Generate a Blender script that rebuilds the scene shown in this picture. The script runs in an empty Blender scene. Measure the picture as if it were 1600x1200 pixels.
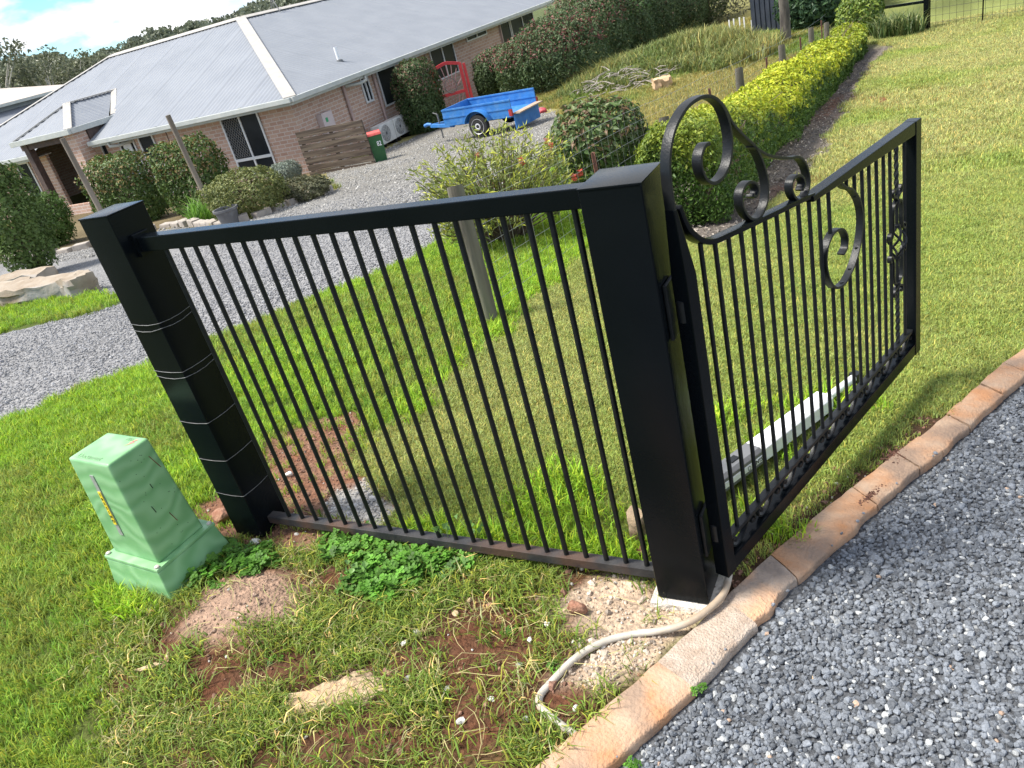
import bpy, bmesh, math, random
import numpy as np
from mathutils import Vector, Matrix

random.seed(7)
rng = np.random.default_rng(11)
scene = bpy.context.scene
COL = scene.collection
PI = math.pi

# ------------------------------------------------------------------ camera
F_PX = 1219.77
PITCH, ROLL, YAW = math.radians(26.95), math.radians(-15.12), math.radians(-32.91)
CAM = np.array([0.728, -1.592, 1.703])


def cam_axes():
    cy, sy, cp, spp, cr, sr = math.cos(YAW), math.sin(YAW), math.cos(PITCH), math.sin(PITCH), math.cos(ROLL), math.sin(ROLL)
    f = np.array([sy*cp, cy*cp, -spp])
    r = np.array([cy, -sy, 0.0])
    u = np.cross(r, f)
    return cr*r + sr*u, -sr*r + cr*u, f


CR, CU, CF = cam_axes()
cam_data = bpy.data.cameras.new("Camera")
cam = bpy.data.objects.new("Camera", cam_data)
COL.objects.link(cam)
cam_data.sensor_fit = 'HORIZONTAL'
cam_data.sensor_width = 36.0
cam_data.lens = F_PX*36.0/1600.0
cam_data.clip_start = 0.05
cam_data.clip_end = 6000
M = Matrix.Identity(4)
for i in range(3):
    M[i][0], M[i][1], M[i][2], M[i][3] = CR[i], CU[i], -CF[i], CAM[i]
cam.matrix_world = M
scene.camera = cam

# ------------------------------------------------------------------ world, sun, exposure
SUN_DIR = Vector((-0.80, -0.45, 0.0)).normalized()*math.cos(math.radians(58)) + Vector((0, 0, math.sin(math.radians(58))))
world = bpy.data.worlds.new("World")
scene.world = world
world.use_nodes = True
wt = world.node_tree
wt.nodes.clear()
WN = wt.nodes.new
out = WN("ShaderNodeOutputWorld")
bg = WN("ShaderNodeBackground")
sky = WN("ShaderNodeTexSky")
sky.sky_type = 'NISHITA'
sky.sun_disc = False
sky.sun_elevation = math.radians(58)
sky.sun_rotation = math.atan2(SUN_DIR.x, SUN_DIR.y)
sky.air_density = 1.0
sky.dust_density = 0.0
sky.ozone_density = 3.0
tc = WN("ShaderNodeTexCoord")
mp = WN("ShaderNodeMapping")
mp.inputs['Location'].default_value = (0.28, 0.12, 0.0)
mp.inputs['Scale'].default_value = (1.0, 1.0, 2.3)
nz = WN("ShaderNodeTexNoise")
nz.inputs['Scale'].default_value = 4.6
nz.inputs['Detail'].default_value = 6
nz.inputs['Roughness'].default_value = 0.56
ramp = WN("ShaderNodeValToRGB")
ramp.color_ramp.elements[0].position = 0.45
ramp.color_ramp.elements[1].position = 0.52
nz2 = WN("ShaderNodeTexNoise")
nz2.inputs['Scale'].default_value = 9
nz2.inputs['Detail'].default_value = 3
cramp = WN("ShaderNodeValToRGB")
cramp.color_ramp.elements[0].position = 0.35
cramp.color_ramp.elements[0].color = (3.3, 3.45, 3.8, 1)
cramp.color_ramp.elements[1].position = 0.62
cramp.color_ramp.elements[1].color = (5.0, 5.0, 4.9, 1)
mix = WN("ShaderNodeMix")
mix.data_type = 'RGBA'
L = wt.links.new
L(tc.outputs['Generated'], mp.inputs['Vector'])
L(mp.outputs['Vector'], nz.inputs['Vector'])
L(mp.outputs['Vector'], nz2.inputs['Vector'])
L(nz.outputs['Fac'], ramp.inputs['Fac'])
L(nz2.outputs['Fac'], cramp.inputs['Fac'])
L(ramp.outputs['Color'], mix.inputs['Factor'])
skm = WN("ShaderNodeMix")
skm.data_type = 'RGBA'
skm.blend_type = 'MULTIPLY'
skm.inputs['Factor'].default_value = 1.0
skm.inputs[7].default_value = (0.36, 0.52, 0.66, 1)
L(sky.outputs['Color'], skm.inputs[6])
L(skm.outputs[2], mix.inputs[6])
L(cramp.outputs['Color'], mix.inputs[7])
L(mix.outputs[2], bg.inputs['Color'])
bg.inputs['Strength'].default_value = 0.15
L(bg.outputs[0], out.inputs['Surface'])

sun_data = bpy.data.lights.new("Sun", 'SUN')
sun_data.energy = 3.7
sun_data.angle = math.radians(15.0)
sun_data.color = (1.0, 0.95, 0.86)
sun = bpy.data.objects.new("Sun", sun_data)
COL.objects.link(sun)
sun.rotation_euler = SUN_DIR.to_track_quat('Z', 'Y').to_euler()
scene.view_settings.view_transform = 'Standard'
scene.view_settings.look = 'None'
scene.view_settings.exposure = 1.12
scene.view_settings.gamma = 1.0
scene.view_settings.use_curve_mapping = False
scene.cycles.max_bounces = 4
scene.cycles.diffuse_bounces = 2
scene.cycles.glossy_bounces = 2
scene.cycles.transmission_bounces = 2
scene.cycles.transparent_max_bounces = 6

# ------------------------------------------------------------------ geometry of the site


def sp(t, k):
    return k*np.logaddexp(0, np.asarray(t, float)/k)


def H(x, y):
    """smooth height of the land: level by the fence, falling away to the house and the far gate"""
    x = np.asarray(x, float)
    y = np.asarray(y, float)
    bank = 0.62*np.exp(-(((x+6.3)/2.3)**2+((y-22.0)/2.2)**2))
    return -0.035*(sp(-(x+2.2), 0.5)-sp(-(x+17), 1.5)) - 0.095*(sp(y-0.6, 0.4)-sp(y-18, 1.5)) + bank


def ray(u, v):
    return CF + (u-800)/F_PX*CR - (v-600)/F_PX*CU


_T = np.concatenate([np.linspace(0.5, 40, 20000), np.linspace(40, 200, 8000)])


def at(u, v):
    """point of the land seen along a sight line (survey helper)"""
    d = ray(u, v)
    X = CAM[:, None] + _T*d[:, None]
    g = X[2]-H(X[0], X[1])
    i = int(np.argmax(g < 0))
    return X[:, i]


def hz(x, y):
    return float(H(x, y))


def zat(x, y, u, v):
    d = ray(u, v)
    D = math.hypot(x-CAM[0], y-CAM[1])
    return float((CAM + D/math.hypot(d[0], d[1])*d)[2])


def far(u, v, D):
    d = ray(u, v)
    return CAM + D/math.hypot(d[0], d[1])*d


def project(P):
    d = np.asarray(P)-CAM
    z = d@CF
    z = np.where(np.abs(z) < 1e-6, 1e-6, z)
    return 800+F_PX*(d@CR)/z, 600-F_PX*(d@CU)/z, z


def hash2(i, j, s):
    n = (i.astype(np.int64)*374761393 + j.astype(np.int64)*668265263 + s*1442695041) & 0x7fffffff
    n = ((n ^ (n >> 13))*1274126177) & 0x7fffffff
    n = (n ^ (n >> 16))
    return (n & 0xffff)/65535.0


def vnoise(x, y, s=0):
    x = np.asarray(x, float)
    y = np.asarray(y, float)
    i, j = np.floor(x), np.floor(y)
    fx, fy = x-i, y-j
    fx = fx*fx*(3-2*fx)
    fy = fy*fy*(3-2*fy)
    i = i.astype(np.int64)
    j = j.astype(np.int64)
    return (hash2(i, j, s)*(1-fx)+hash2(i+1, j, s)*fx)*(1-fy) + (hash2(i, j+1, s)*(1-fx)+hash2(i+1, j+1, s)*fx)*fy


def fbm(x, y, f=1.0, o=4, s=0):
    x = np.asarray(x, float)
    y = np.asarray(y, float)
    a, t, n = 0, 0, 1.0
    for k in range(o):
        a = a + n*vnoise(x*f+17.3*k, y*f-9.1*k, s+k)
        t += n
        n *= 0.5
        f *= 2.03
    return a/t


def inpoly(x, y, poly):
    x = np.asarray(x, float)
    y = np.asarray(y, float)
    r = np.zeros(x.shape, bool)
    n = len(poly)
    for k in range(n):
        x1, y1 = poly[k]
        x2, y2 = poly[(k+1) % n]
        c = ((y1 > y) != (y2 > y))
        with np.errstate(divide='ignore', invalid='ignore'):
            xi = (x2-x1)*(y-y1)/((y2-y1) if y2 != y1 else 1e-9)+x1
        r ^= c & (x < xi)
    return r


def segdist(x, y, pts):
    best = np.full(np.asarray(x, float).shape, 1e9)
    for (x1, y1), (x2, y2) in zip(pts[:-1], pts[1:]):
        dx, dy = x2-x1, y2-y1
        t = np.clip(((x-x1)*dx+(y-y1)*dy)/(dx*dx+dy*dy), 0, 1)
        best = np.minimum(best, np.hypot(x-x1-t*dx, y-y1-t*dy))
    return best


# ------------------------------------------------------------------ materials
MATS = {}


def hexc(h, k=1.0):
    v = [int(h[i:i+2], 16)/255 for i in (0, 2, 4)]
    return tuple((c/12.92 if c <= 0.04045 else ((c+0.055)/1.055)**2.4)*k for c in v)


def pm(name, c1, c2=None, scale=20.0, rough=0.6, bump=0.0, bscale=None, metallic=0.0, spec=0.5, detail=4, lo=0.35, hi=0.65, attr=None, coat=0.0, stretch=None, c3=None, s3=3.0):
    """principled material with a noise-mixed base colour and noise bump"""
    if name in MATS:
        return MATS[name]
    m = bpy.data.materials.new(name)
    m.use_nodes = True
    nt = m.node_tree
    b = nt.nodes['Principled BSDF']
    N = nt.nodes.new
    K = nt.links.new
    b.inputs['Roughness'].default_value = rough
    b.inputs['Metallic'].default_value = metallic
    b.inputs['Specular IOR Level'].default_value = spec
    b.inputs['Coat Weight'].default_value = coat
    tcn = N('ShaderNodeTexCoord')
    vec = tcn.outputs['Object']
    if stretch:
        mpn = N('ShaderNodeMapping')
        mpn.inputs['Scale'].default_value = stretch
        K(vec, mpn.inputs['Vector'])
        vec = mpn.outputs['Vector']
    n1 = N('ShaderNodeTexNoise')
    n1.inputs['Scale'].default_value = scale
    n1.inputs['Detail'].default_value = detail
    K(vec, n1.inputs['Vector'])
    r = N('ShaderNodeValToRGB')
    r.color_ramp.elements[0].position = lo
    r.color_ramp.elements[1].position = hi
    r.color_ramp.elements[0].color = (*c1, 1)
    r.color_ramp.elements[1].color = (*(c2 or c1), 1)
    K(n1.outputs['Fac'], r.inputs['Fac'])
    colr = r.outputs['Color']
    if c3:
        n3 = N('ShaderNodeTexNoise')
        n3.inputs['Scale'].default_value = s3
        n3.inputs['Detail'].default_value = 5
        K(vec, n3.inputs['Vector'])
        r3 = N('ShaderNodeValToRGB')
        r3.color_ramp.elements[0].position = 0.48
        r3.color_ramp.elements[1].position = 0.62
        K(n3.outputs['Fac'], r3.inputs['Fac'])
        mx = N('ShaderNodeMix')
        mx.data_type = 'RGBA'
        K(r3.outputs['Color'], mx.inputs['Factor'])
        K(colr, mx.inputs[6])
        mx.inputs[7].default_value = (*c3, 1)
        colr = mx.outputs[2]
    if attr:
        at_ = N('ShaderNodeAttribute')
        at_.attribute_name = attr
        mm = N('ShaderNodeMix')
        mm.data_type = 'RGBA'
        mm.blend_type = 'MULTIPLY'
        mm.inputs['Factor'].default_value = 1.0
        K(at_.outputs['Color'], mm.inputs[6])
        K(colr, mm.inputs[7])
        colr = mm.outputs[2]
    K(colr, b.inputs['Base Color'])
    if bump:
        n2 = N('ShaderNodeTexNoise')
        n2.inputs['Scale'].default_value = bscale or scale*2
        n2.inputs['Detail'].default_value = 3
        K(vec, n2.inputs['Vector'])
        bp = N('ShaderNodeBump')
        bp.inputs['Strength'].default_value = bump
        bp.inputs['Distance'].default_value = 0.02
        K(n2.outputs['Fac'], bp.inputs['Height'])
        K(bp.outputs['Normal'], b.inputs['Normal'])
    MATS[name] = m
    return m


def leafmat(name, transl=0.35, rough=0.5, inst=False, attr='Col'):
    """leaf: colour attribute, part of the light passing through"""
    if name in MATS:
        return MATS[name]
    m = bpy.data.materials.new(name)
    m.use_nodes = True
    nt = m.node_tree
    b = nt.nodes['Principled BSDF']
    N = nt.nodes.new
    K = nt.links.new
    a = N('ShaderNodeAttribute')
    a.attribute_name = attr
    if inst:
        a.attribute_type = 'INSTANCER'
    colr = a.outputs['Color']
    if inst:
        v = N('ShaderNodeAttribute')
        v.attribute_name = 'Col'
        mm = N('ShaderNodeMix')
        mm.data_type = 'RGBA'
        mm.blend_type = 'MULTIPLY'
        mm.inputs['Factor'].default_value = 1.0
        K(colr, mm.inputs[6])
        K(v.outputs['Color'], mm.inputs[7])
        colr = mm.outputs[2]
    K(colr, b.inputs['Base Color'])
    b.inputs['Roughness'].default_value = rough
    b.inputs['Specular IOR Level'].default_value = 0.3
    t = N('ShaderNodeBsdfTranslucent')
    K(colr, t.inputs['Color'])
    ms = N('ShaderNodeMixShader')
    ms.inputs[0].default_value = transl
    K(b.outputs[0], ms.inputs[1])
    K(t.outputs[0], ms.inputs[2])
    K(ms.outputs[0], nt.nodes['Material Output'].inputs['Surface'])
    MATS[name] = m
    return m


def instmat(name, rough=0.7, bump=0.5, bscale=90, spec=0.4):
    """stone whose colour comes from the scatter, with fine grain"""
    if name in MATS:
        return MATS[name]
    m = pm(name, (0.85, 0.85, 0.85), (1.15, 1.15, 1.15), scale=bscale, rough=rough, bump=bump, bscale=bscale, spec=spec, attr='tint')
    for n in m.node_tree.nodes:
        if n.type == 'ATTRIBUTE':
            n.attribute_type = 'INSTANCER'
    return m


# ------------------------------------------------------------------ mesh helpers
def tag(o, label=None, cat=None, group=None, kind=None):
    if label:
        o['label'] = label
    if cat:
        o['category'] = cat
    if group:
        o['group'] = group
    if kind:
        o['kind'] = kind
    return o


def empty(name, loc=(0, 0, 0), rz=0.0, label=None, cat=None, group=None, parent=None):
    o = bpy.data.objects.new(name, None)
    o.empty_display_size = 0.1
    COL.objects.link(o)
    o.location = loc
    o.rotation_euler = (0, 0, rz)
    o.parent = parent
    return tag(o, label, cat, group)


def mobj(name, me, parent=None, loc=None, rz=None):
    o = bpy.data.objects.new(name, me)
    COL.objects.link(o)
    o.parent = parent
    if loc is not None:
        o.location = loc
    if rz is not None:
        o.rotation_euler = (0, 0, rz)
    return o


def smooth(me, angle=None):
    me.polygons.foreach_set('use_smooth', np.ones(len(me.polygons), bool))
    if angle:
        me.set_sharp_from_angle(angle=math.radians(angle))


class MB:
    def __init__(self):
        self.v = []
        self.f = []

    def add(self, vs, fs):
        n = len(self.v)
        self.v += [tuple(map(float, p)) for p in vs]
        self.f += [tuple(i+n for i in f) for f in fs]
        return self

    def box(self, lo, hi):
        x0, y0, z0 = lo
        x1, y1, z1 = hi
        return self.add([(x0, y0, z0), (x1, y0, z0), (x1, y1, z0), (x0, y1, z0), (x0, y0, z1), (x1, y0, z1), (x1, y1, z1), (x0, y1, z1)],
                        [(3, 2, 1, 0), (4, 5, 6, 7), (0, 1, 5, 4), (1, 2, 6, 5), (2, 3, 7, 6), (3, 0, 4, 7)])

    def hexa(self, p):
        return self.add(p, [(3, 2, 1, 0), (4, 5, 6, 7), (0, 1, 5, 4), (1, 2, 6, 5), (2, 3, 7, 6), (3, 0, 4, 7)])

    def beam(self, p0, p1, w, h, up=(0, 0, 1)):
        p0, p1, up = Vector(p0), Vector(p1), Vector(up)
        d = (p1-p0).normalized()
        s = d.cross(up)
        if s.length < 1e-5:
            s = Vector((1, 0, 0))
        s.normalize()
        u = s.cross(d)
        P = []
        for q in (p0, p1):
            P += [q-s*w/2-u*h/2, q+s*w/2-u*h/2, q+s*w/2+u*h/2, q-s*w/2+u*h/2]
        return self.hexa(P)

    def tube(self, pts, r, n=8, closed=False, twist=0.0, caps=True):
        P = [Vector(p) for p in pts]
        m = len(P)
        rs = list(r) if hasattr(r, '__len__') else [r]*m
        base = len(self.v)
        prev = None
        for i in range(m):
            if closed:
                t = P[(i+1) % m]-P[i-1]
            else:
                t = P[min(i+1, m-1)]-P[max(i-1, 0)]
            t.normalize()
            if prev is None:
                a = Vector((0, 0, 1)) if abs(t.z) < 0.9 else Vector((1, 0, 0))
                s = t.cross(a).normalized()
            else:
                s = (prev-t*prev.dot(t)).normalized()
            prev = s
            u = t.cross(s)
            for k in range(n):
                an = 2*PI*k/n + twist*i
                q = P[i]+(s*math.cos(an)+u*math.sin(an))*rs[i]
                self.v.append(tuple(q))
        for i in range(m if closed else m-1):
            a, b = base+i*n, base+((i+1) % m)*n
            for k in range(n):
                self.f.append((a+k, a+(k+1) % n, b+(k+1) % n, b+k))
        if caps and not closed:
            self.f.append(tuple(base+k for k in reversed(range(n))))
            self.f.append(tuple(base+(m-1)*n+k for k in range(n)))
        return self

    def ribbon(self, pts, th, dep, y0=0.0):
        """flat bar bent along a path in the local XZ plane; th across the path, dep along Y"""
        m = len(pts)
        base = len(self.v)
        ths = list(th) if hasattr(th, '__len__') else [th]*m
        for i in range(m):
            a = pts[max(i-1, 0)]
            b = pts[min(i+1, m-1)]
            dx, dz = b[0]-a[0], b[1]-a[1]
            l = math.hypot(dx, dz) or 1
            nx, nz_ = -dz/l, dx/l
            x, z = pts[i]
            t = ths[i]/2
            self.v += [(x-nx*t, y0-dep/2, z-nz_*t), (x+nx*t, y0-dep/2, z+nz_*t), (x+nx*t, y0+dep/2, z+nz_*t), (x-nx*t, y0+dep/2, z-nz_*t)]
        for i in range(m-1):
            a, b = base+4*i, base+4*i+4
            for k in range(4):
                self.f.append((a+k, a+(k+1) % 4, b+(k+1) % 4, b+k))
        self.f.append((base+3, base+2, base+1, base))
        self.f.append(tuple(base+4*(m-1)+k for k in range(4)))
        return self

    def lathe(self, prof, n=16, c=(0, 0, 0), axis='Z'):
        base = len(self.v)
        for r, z in prof:
            for k in range(n):
                a = 2*PI*k/n
                x, y = r*math.cos(a), r*math.sin(a)
                if axis == 'Z':
                    q = (c[0]+x, c[1]+y, c[2]+z)
                elif axis == 'Y':
                    q = (c[0]+x, c[1]+z, c[2]+y)
                else:
                    q = (c[0]+z, c[1]+x, c[2]+y)
                self.v.append(q)
        for i in range(len(prof)-1):
            for k in range(n):
                self.f.append((base+i*n+k, base+i*n+(k+1) % n, base+(i+1)*n+(k+1) % n, base+(i+1)*n+k))
        self.f.append(tuple(base+k for k in reversed(range(n))))
        self.f.append(tuple(base+(len(prof)-1)*n+k for k in range(n)))
        return self

    def mesh(self, name, mat, bevel=0.0, seg=2, sm=None, fix=True):
        me = bpy.data.meshes.new(name)
        me.from_pydata(self.v, [], self.f)
        if fix or bevel:
            bm = bmesh.new()
            bm.from_mesh(me)
            bmesh.ops.recalc_face_normals(bm, faces=bm.faces)
            if bevel:
                bmesh.ops.bevel(bm, geom=[e for e in bm.edges if len(e.link_faces) == 2 and e.calc_face_angle(0) > 0.5], offset=bevel, segments=seg, affect='EDGES', profile=0.7)
            bm.to_mesh(me)
            bm.free()
        if mat:
            me.materials.append(mat)
        if sm:
            smooth(me, sm)
        return me

    def build(self, name, mat, parent=None, bevel=0.0, seg=2, sm=None, loc=None, rz=None):
        return mobj(name, self.mesh(name, mat, bevel, seg, sm), parent, loc, rz)


def np_mesh(name, v, quads=None, tris=None, col=None, mat=None, cname='Col'):
    me = bpy.data.meshes.new(name)
    v = np.asarray(v, np.float32)
    me.vertices.add(len(v))
    me.vertices.foreach_set('co', v.ravel())
    loops, starts, n = [], [], 0
    if quads is not None and len(quads):
        q = np.asarray(quads, np.int32)
        loops.append(q.ravel())
        starts.append(np.arange(len(q))*4)
        n = len(q)*4
    if tris is not None and len(tris):
        t = np.asarray(tris, np.int32)
        loops.append(t.ravel())
        starts.append(n+np.arange(len(t))*3)
    if loops:
        lo = np.concatenate(loops)
        st = np.concatenate(starts)
        me.loops.add(len(lo))
        me.loops.foreach_set('vertex_index', lo)
        me.polygons.add(len(st))
        me.polygons.foreach_set('loop_start', st.astype(np.int32))
    me.update(calc_edges=True)
    if col is not None:
        a = me.attributes.new(cname, 'FLOAT_COLOR', 'POINT')
        c = np.ones((len(v), 4), np.float32)
        c[:, :3] = col
        a.data.foreach_set('color', c.ravel())
    if mat:
        me.materials.append(mat)
    return me


def catmull(pts, n=6):
    P = [np.array(p, float) for p in pts]
    P = [2*P[0]-P[1]]+P+[2*P[-1]-P[-2]]
    o = []
    for i in range(1, len(P)-2):
        for k in range(n):
            t = k/n
            o.append(0.5*((2*P[i])+(-P[i-1]+P[i+1])*t+(2*P[i-1]-5*P[i]+4*P[i+1]-P[i+2])*t*t+(-P[i-1]+3*P[i]-3*P[i+1]+P[i+2])*t**3))
    o.append(P[-2])
    return [tuple(map(float, q)) for q in o]


def leaf_mesh(name, pos, nrm, size, col, mat, aspect=0.5, fold=0.25, along=None):
    """many leaf-shaped folded faces; pos/nrm/col are arrays"""
    N = len(pos)
    nrm = nrm/np.maximum(np.linalg.norm(nrm, axis=1, keepdims=True), 1e-6)
    if along is None:
        along = rng.normal(size=(N, 3))
    t = along-nrm*np.sum(along*nrm, axis=1, keepdims=True)
    t /= np.maximum(np.linalg.norm(t, axis=1, keepdims=True), 1e-6)
    s = np.cross(nrm, t)
    L_ = size[:, None]
    W = L_*aspect
    b = pos-t*L_*0.5
    tip = pos+t*L_*0.5-nrm*L_*0.12
    l = pos-s*W*0.5+nrm*L_*fold*aspect
    r = pos+s*W*0.5+nrm*L_*fold*aspect
    v = np.stack([b, r, tip, l], 1).reshape(-1, 3)
    i = np.arange(N)*4
    tris = np.concatenate([np.stack([i, i+1, i+2], 1), np.stack([i, i+2, i+3], 1)])
    c = np.repeat(col, 4, axis=0)
    return np_mesh(name, v, None, tris, c, mat)


def mixcols(n, cols, w=None):
    cols = np.array(cols, float)
    k = rng.choice(len(cols), size=n, p=w)
    j = rng.choice(len(cols), size=n, p=w)
    t = rng.random((n, 1))*0.5
    c = cols[k]*(1-t)+cols[j]*t
    return c*(0.75+0.5*rng.random((n, 1)))


# scatter: points with attributes, instanced by geometry nodes (grass, gravel, ground cover)
def proto_collection(name, meshes):
    c = bpy.data.collections.new(name)
    for k, me in enumerate(meshes):
        o = bpy.data.objects.new('%s_%02d' % (name, k), me)
        c.objects.link(o)
    return c


def gn_tree(coll):
    t = bpy.data.node_groups.new('scatter_'+coll.name, 'GeometryNodeTree')
    t.interface.new_socket('Geometry', in_out='INPUT', socket_type='NodeSocketGeometry')
    t.interface.new_socket('Geometry', in_out='OUTPUT', socket_type='NodeSocketGeometry')
    N = t.nodes.new
    gi, go = N('NodeGroupInput'), N('NodeGroupOutput')
    ip = N('GeometryNodeInstanceOnPoints')
    ci = N('GeometryNodeCollectionInfo')
    ci.inputs['Collection'].default_value = coll
    ci.inputs['Separate Children'].default_value = True
    ci.inputs['Reset Children'].default_value = True

    def na(nm, ty):
        a = N('GeometryNodeInputNamedAttribute')
        a.data_type = ty
        a.inputs['Name'].default_value = nm
        return a.outputs['Attribute']
    K = t.links.new
    K(gi.outputs[0], ip.inputs['Points'])
    K(ci.outputs[0], ip.inputs['Instance'])
    ip.inputs['Pick Instance'].default_value = True
    K(na('idx', 'INT'), ip.inputs['Instance Index'])
    K(na('rot', 'FLOAT_VECTOR'), ip.inputs['Rotation'])
    K(na('scl', 'FLOAT_VECTOR'), ip.inputs['Scale'])
    K(ip.outputs[0], go.inputs[0])
    return t


TREES = {}


def scatter(name, coll, pos, rot, scl, tint, label=None, cat=None, kind='stuff', parent=None):
    n = len(pos)
    me = np_mesh(name, pos)
    scl = np.asarray(scl, float)
    if scl.ndim == 1:
        scl = np.repeat(scl[:, None], 3, axis=1)
    for nm, ty, data, f in (('rot', 'FLOAT_VECTOR', rot, 'vector'), ('scl', 'FLOAT_VECTOR', scl, 'vector')):
        a = me.attributes.new(nm, ty, 'POINT')
        a.data.foreach_set(f, np.asarray(data, np.float32).ravel())
    a = me.attributes.new('idx', 'INT', 'POINT')
    a.data.foreach_set('value', rng.integers(0, len(coll.objects), n).astype(np.int32))
    a = me.attributes.new('tint', 'FLOAT_COLOR', 'POINT')
    c = np.ones((n, 4), np.float32)
    c[:, :3] = tint
    a.data.foreach_set('color', c.ravel())
    o = mobj(name, me, parent)
    if coll.name not in TREES:
        TREES[coll.name] = gn_tree(coll)
    md = o.modifiers.new('scatter', 'NODES')
    md.node_group = TREES[coll.name]
    return tag(o, label, cat, None, kind)


def inview(pos, mx=160, my=160):
    u, v, z = project(pos)
    return (z > 0.1) & (u > -mx) & (u < 1600+mx) & (v > -my) & (v < 1200+my)


def text_mesh(name, s, size, mat, parent, depth=0.001, bold=False):
    cu = bpy.data.curves.new(name, 'FONT')
    cu.body = s
    cu.size = size
    cu.extrude = depth
    cu.align_x = 'CENTER'
    cu.align_y = 'CENTER'
    if bold:
        cu.offset = size*0.02
    to = bpy.data.objects.new(name+'_tmp', cu)
    COL.objects.link(to)
    dg = bpy.context.evaluated_depsgraph_get()
    me = bpy.data.meshes.new_from_object(to.evaluated_get(dg))
    bpy.data.objects.remove(to)
    me.materials.clear()
    me.materials.append(mat)
    return mobj(name, me, parent)


def copy_tree(o, parent=None):
    c = o.copy()
    COL.objects.link(c)
    c.parent = parent
    for ch in list(o.children):
        copy_tree(ch, c)
    return c

# ================================================================== the setting
KERB_OUT = [(-0.52, -1.30), (-0.325, -0.95), (-0.118, -0.59), (0.07, -0.22), (0.28, 0.24), (0.47, 0.62), (0.66, 0.98), (0.85, 1.40), (1.02, 1.75), (1.30, 2.15), (1.80, 2.70), (2.60, 3.40)]
KERB_IN = [(-0.415, -1.35), (-0.21, -0.99), (0.0, -0.64), (0.19, -0.28), (0.375, 0.15), (0.55, 0.54), (0.735, 0.905), (0.925, 1.325), (1.10, 1.66), (1.38, 2.06), (1.86, 2.6), (2.65, 3.29)]
OWN_DRIVE = KERB_IN + [(9, 6), (9, -6), (-1.6, -4)]
LAWN_X = lambda y: -1.66 + 0.05*np.sin(y*1.3) - 0.02*np.maximum(y-2, 0)


def P2(px):
    return [tuple(at(u, v)[:2]) for u, v in px]


DRIVE_EDGE = P2([(0, 662), (60, 640), (120, 612), (180, 590), (260, 560), (340, 530), (400, 505), (480, 470), (560, 440), (640, 405), (700, 370), (745, 332), (800, 300), (860, 262), (884, 230), (880, 195)])
BED_EDGE = P2([(525, 295), (500, 305), (450, 322), (400, 340), (350, 352), (300, 352), (250, 357), (140, 387), (60, 400), (15, 404)])
ISLE = P2([(180, 463), (178, 478), (120, 492), (60, 507), (0, 522)])
NDRIVE = [(-9.5, -4.5), (-6.2, -1.6)] + DRIVE_EDGE + [(-7.6, 16.6), (-8.6, 18.6), (-10.2, 20.5), (-14.2, 20.5), (-14.3, 15.2), (-13.0, 13.9), (-11.5, 12.2)] + BED_EDGE + [(-30, 9), (-32, 4), (-16, 5.2), (-11, 4.9)] + ISLE + [(-13, 0.2), (-18, -3)]
MULCH = P2([(1130, 382), (1180, 352), (1240, 300), (1290, 235), (1330, 160), (1370, 100), (1400, 72)])
MULCH = MULCH + [(-1.6, 20.5), (-1.75, 12), (-1.75, 4.0), (-1.2, 3.75)]
PALE = P2([(850, 925), (900, 915), (960, 900), (1020, 915), (1100, 930), (1110, 960), (1085, 985), (1010, 1045), (930, 1085), (875, 1062), (885, 1020), (905, 985), (865, 950)])
SOIL_IN = P2([(405, 690), (470, 665), (545, 640), (590, 655), (555, 700), (545, 730), (600, 775), (625, 800), (560, 815), (450, 815), (360, 830), (300, 800), (340, 770), (420, 730)])
GREYP = P2([(520, 770), (575, 755), (615, 790), (605, 825), (545, 815), (500, 800)])
MOUND = P2([(285, 985), (320, 1003), (380, 1008), (455, 965), (480, 925), (440, 905), (385, 905), (330, 930)])
WEEDY = P2([(450, 800), (1020, 905), (1030, 945), (900, 1170), (850, 1215), (160, 1215), (190, 1060), (150, 1010), (200, 960), (270, 960), (350, 860)])
SOIL_POST = P2([(300, 800), (345, 775), (385, 810), (450, 826), (525, 832), (505, 862), (440, 872), (395, 855), (350, 842), (312, 825)])
SOIL_A = P2([(690, 940), (800, 925), (880, 960), (870, 1000), (830, 1050), (760, 1070), (700, 1050), (655, 1000)])
SOIL_B = P2([(185, 1005), (300, 990), (420, 1035), (470, 1045), (420, 1075), (330, 1100), (250, 1110), (225, 1060)])
SLABP = P2([(440, 1098), (480, 1082), (555, 1050), (585, 1045), (612, 1072), (585, 1096), (540, 1105), (480, 1116)])
BEDS = [tuple(p) for p in BED_EDGE] + [(-26, 11), (-26, 20), (-14.3, 16), (-13.0, 13.9), (-11.5, 12.2)]
MOUND_C = np.mean(np.array(MOUND), axis=0)


def soft(poly, x, y, w, nf=6.0, na=0.12, s=3):
    """1 inside a polygon, ragged noise edge"""
    wx = (fbm(x, y, nf, 4, s)-0.5)*na*2
    wy = (fbm(x, y, nf, 4, s+9)-0.5)*na*2
    ins = inpoly(x+wx, y+wy, poly)
    d = segdist(x+wx, y+wy, poly+[poly[0]])
    sd = np.where(ins, d, -d)
    return np.clip(0.5+sd/w, 0, 1)


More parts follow.
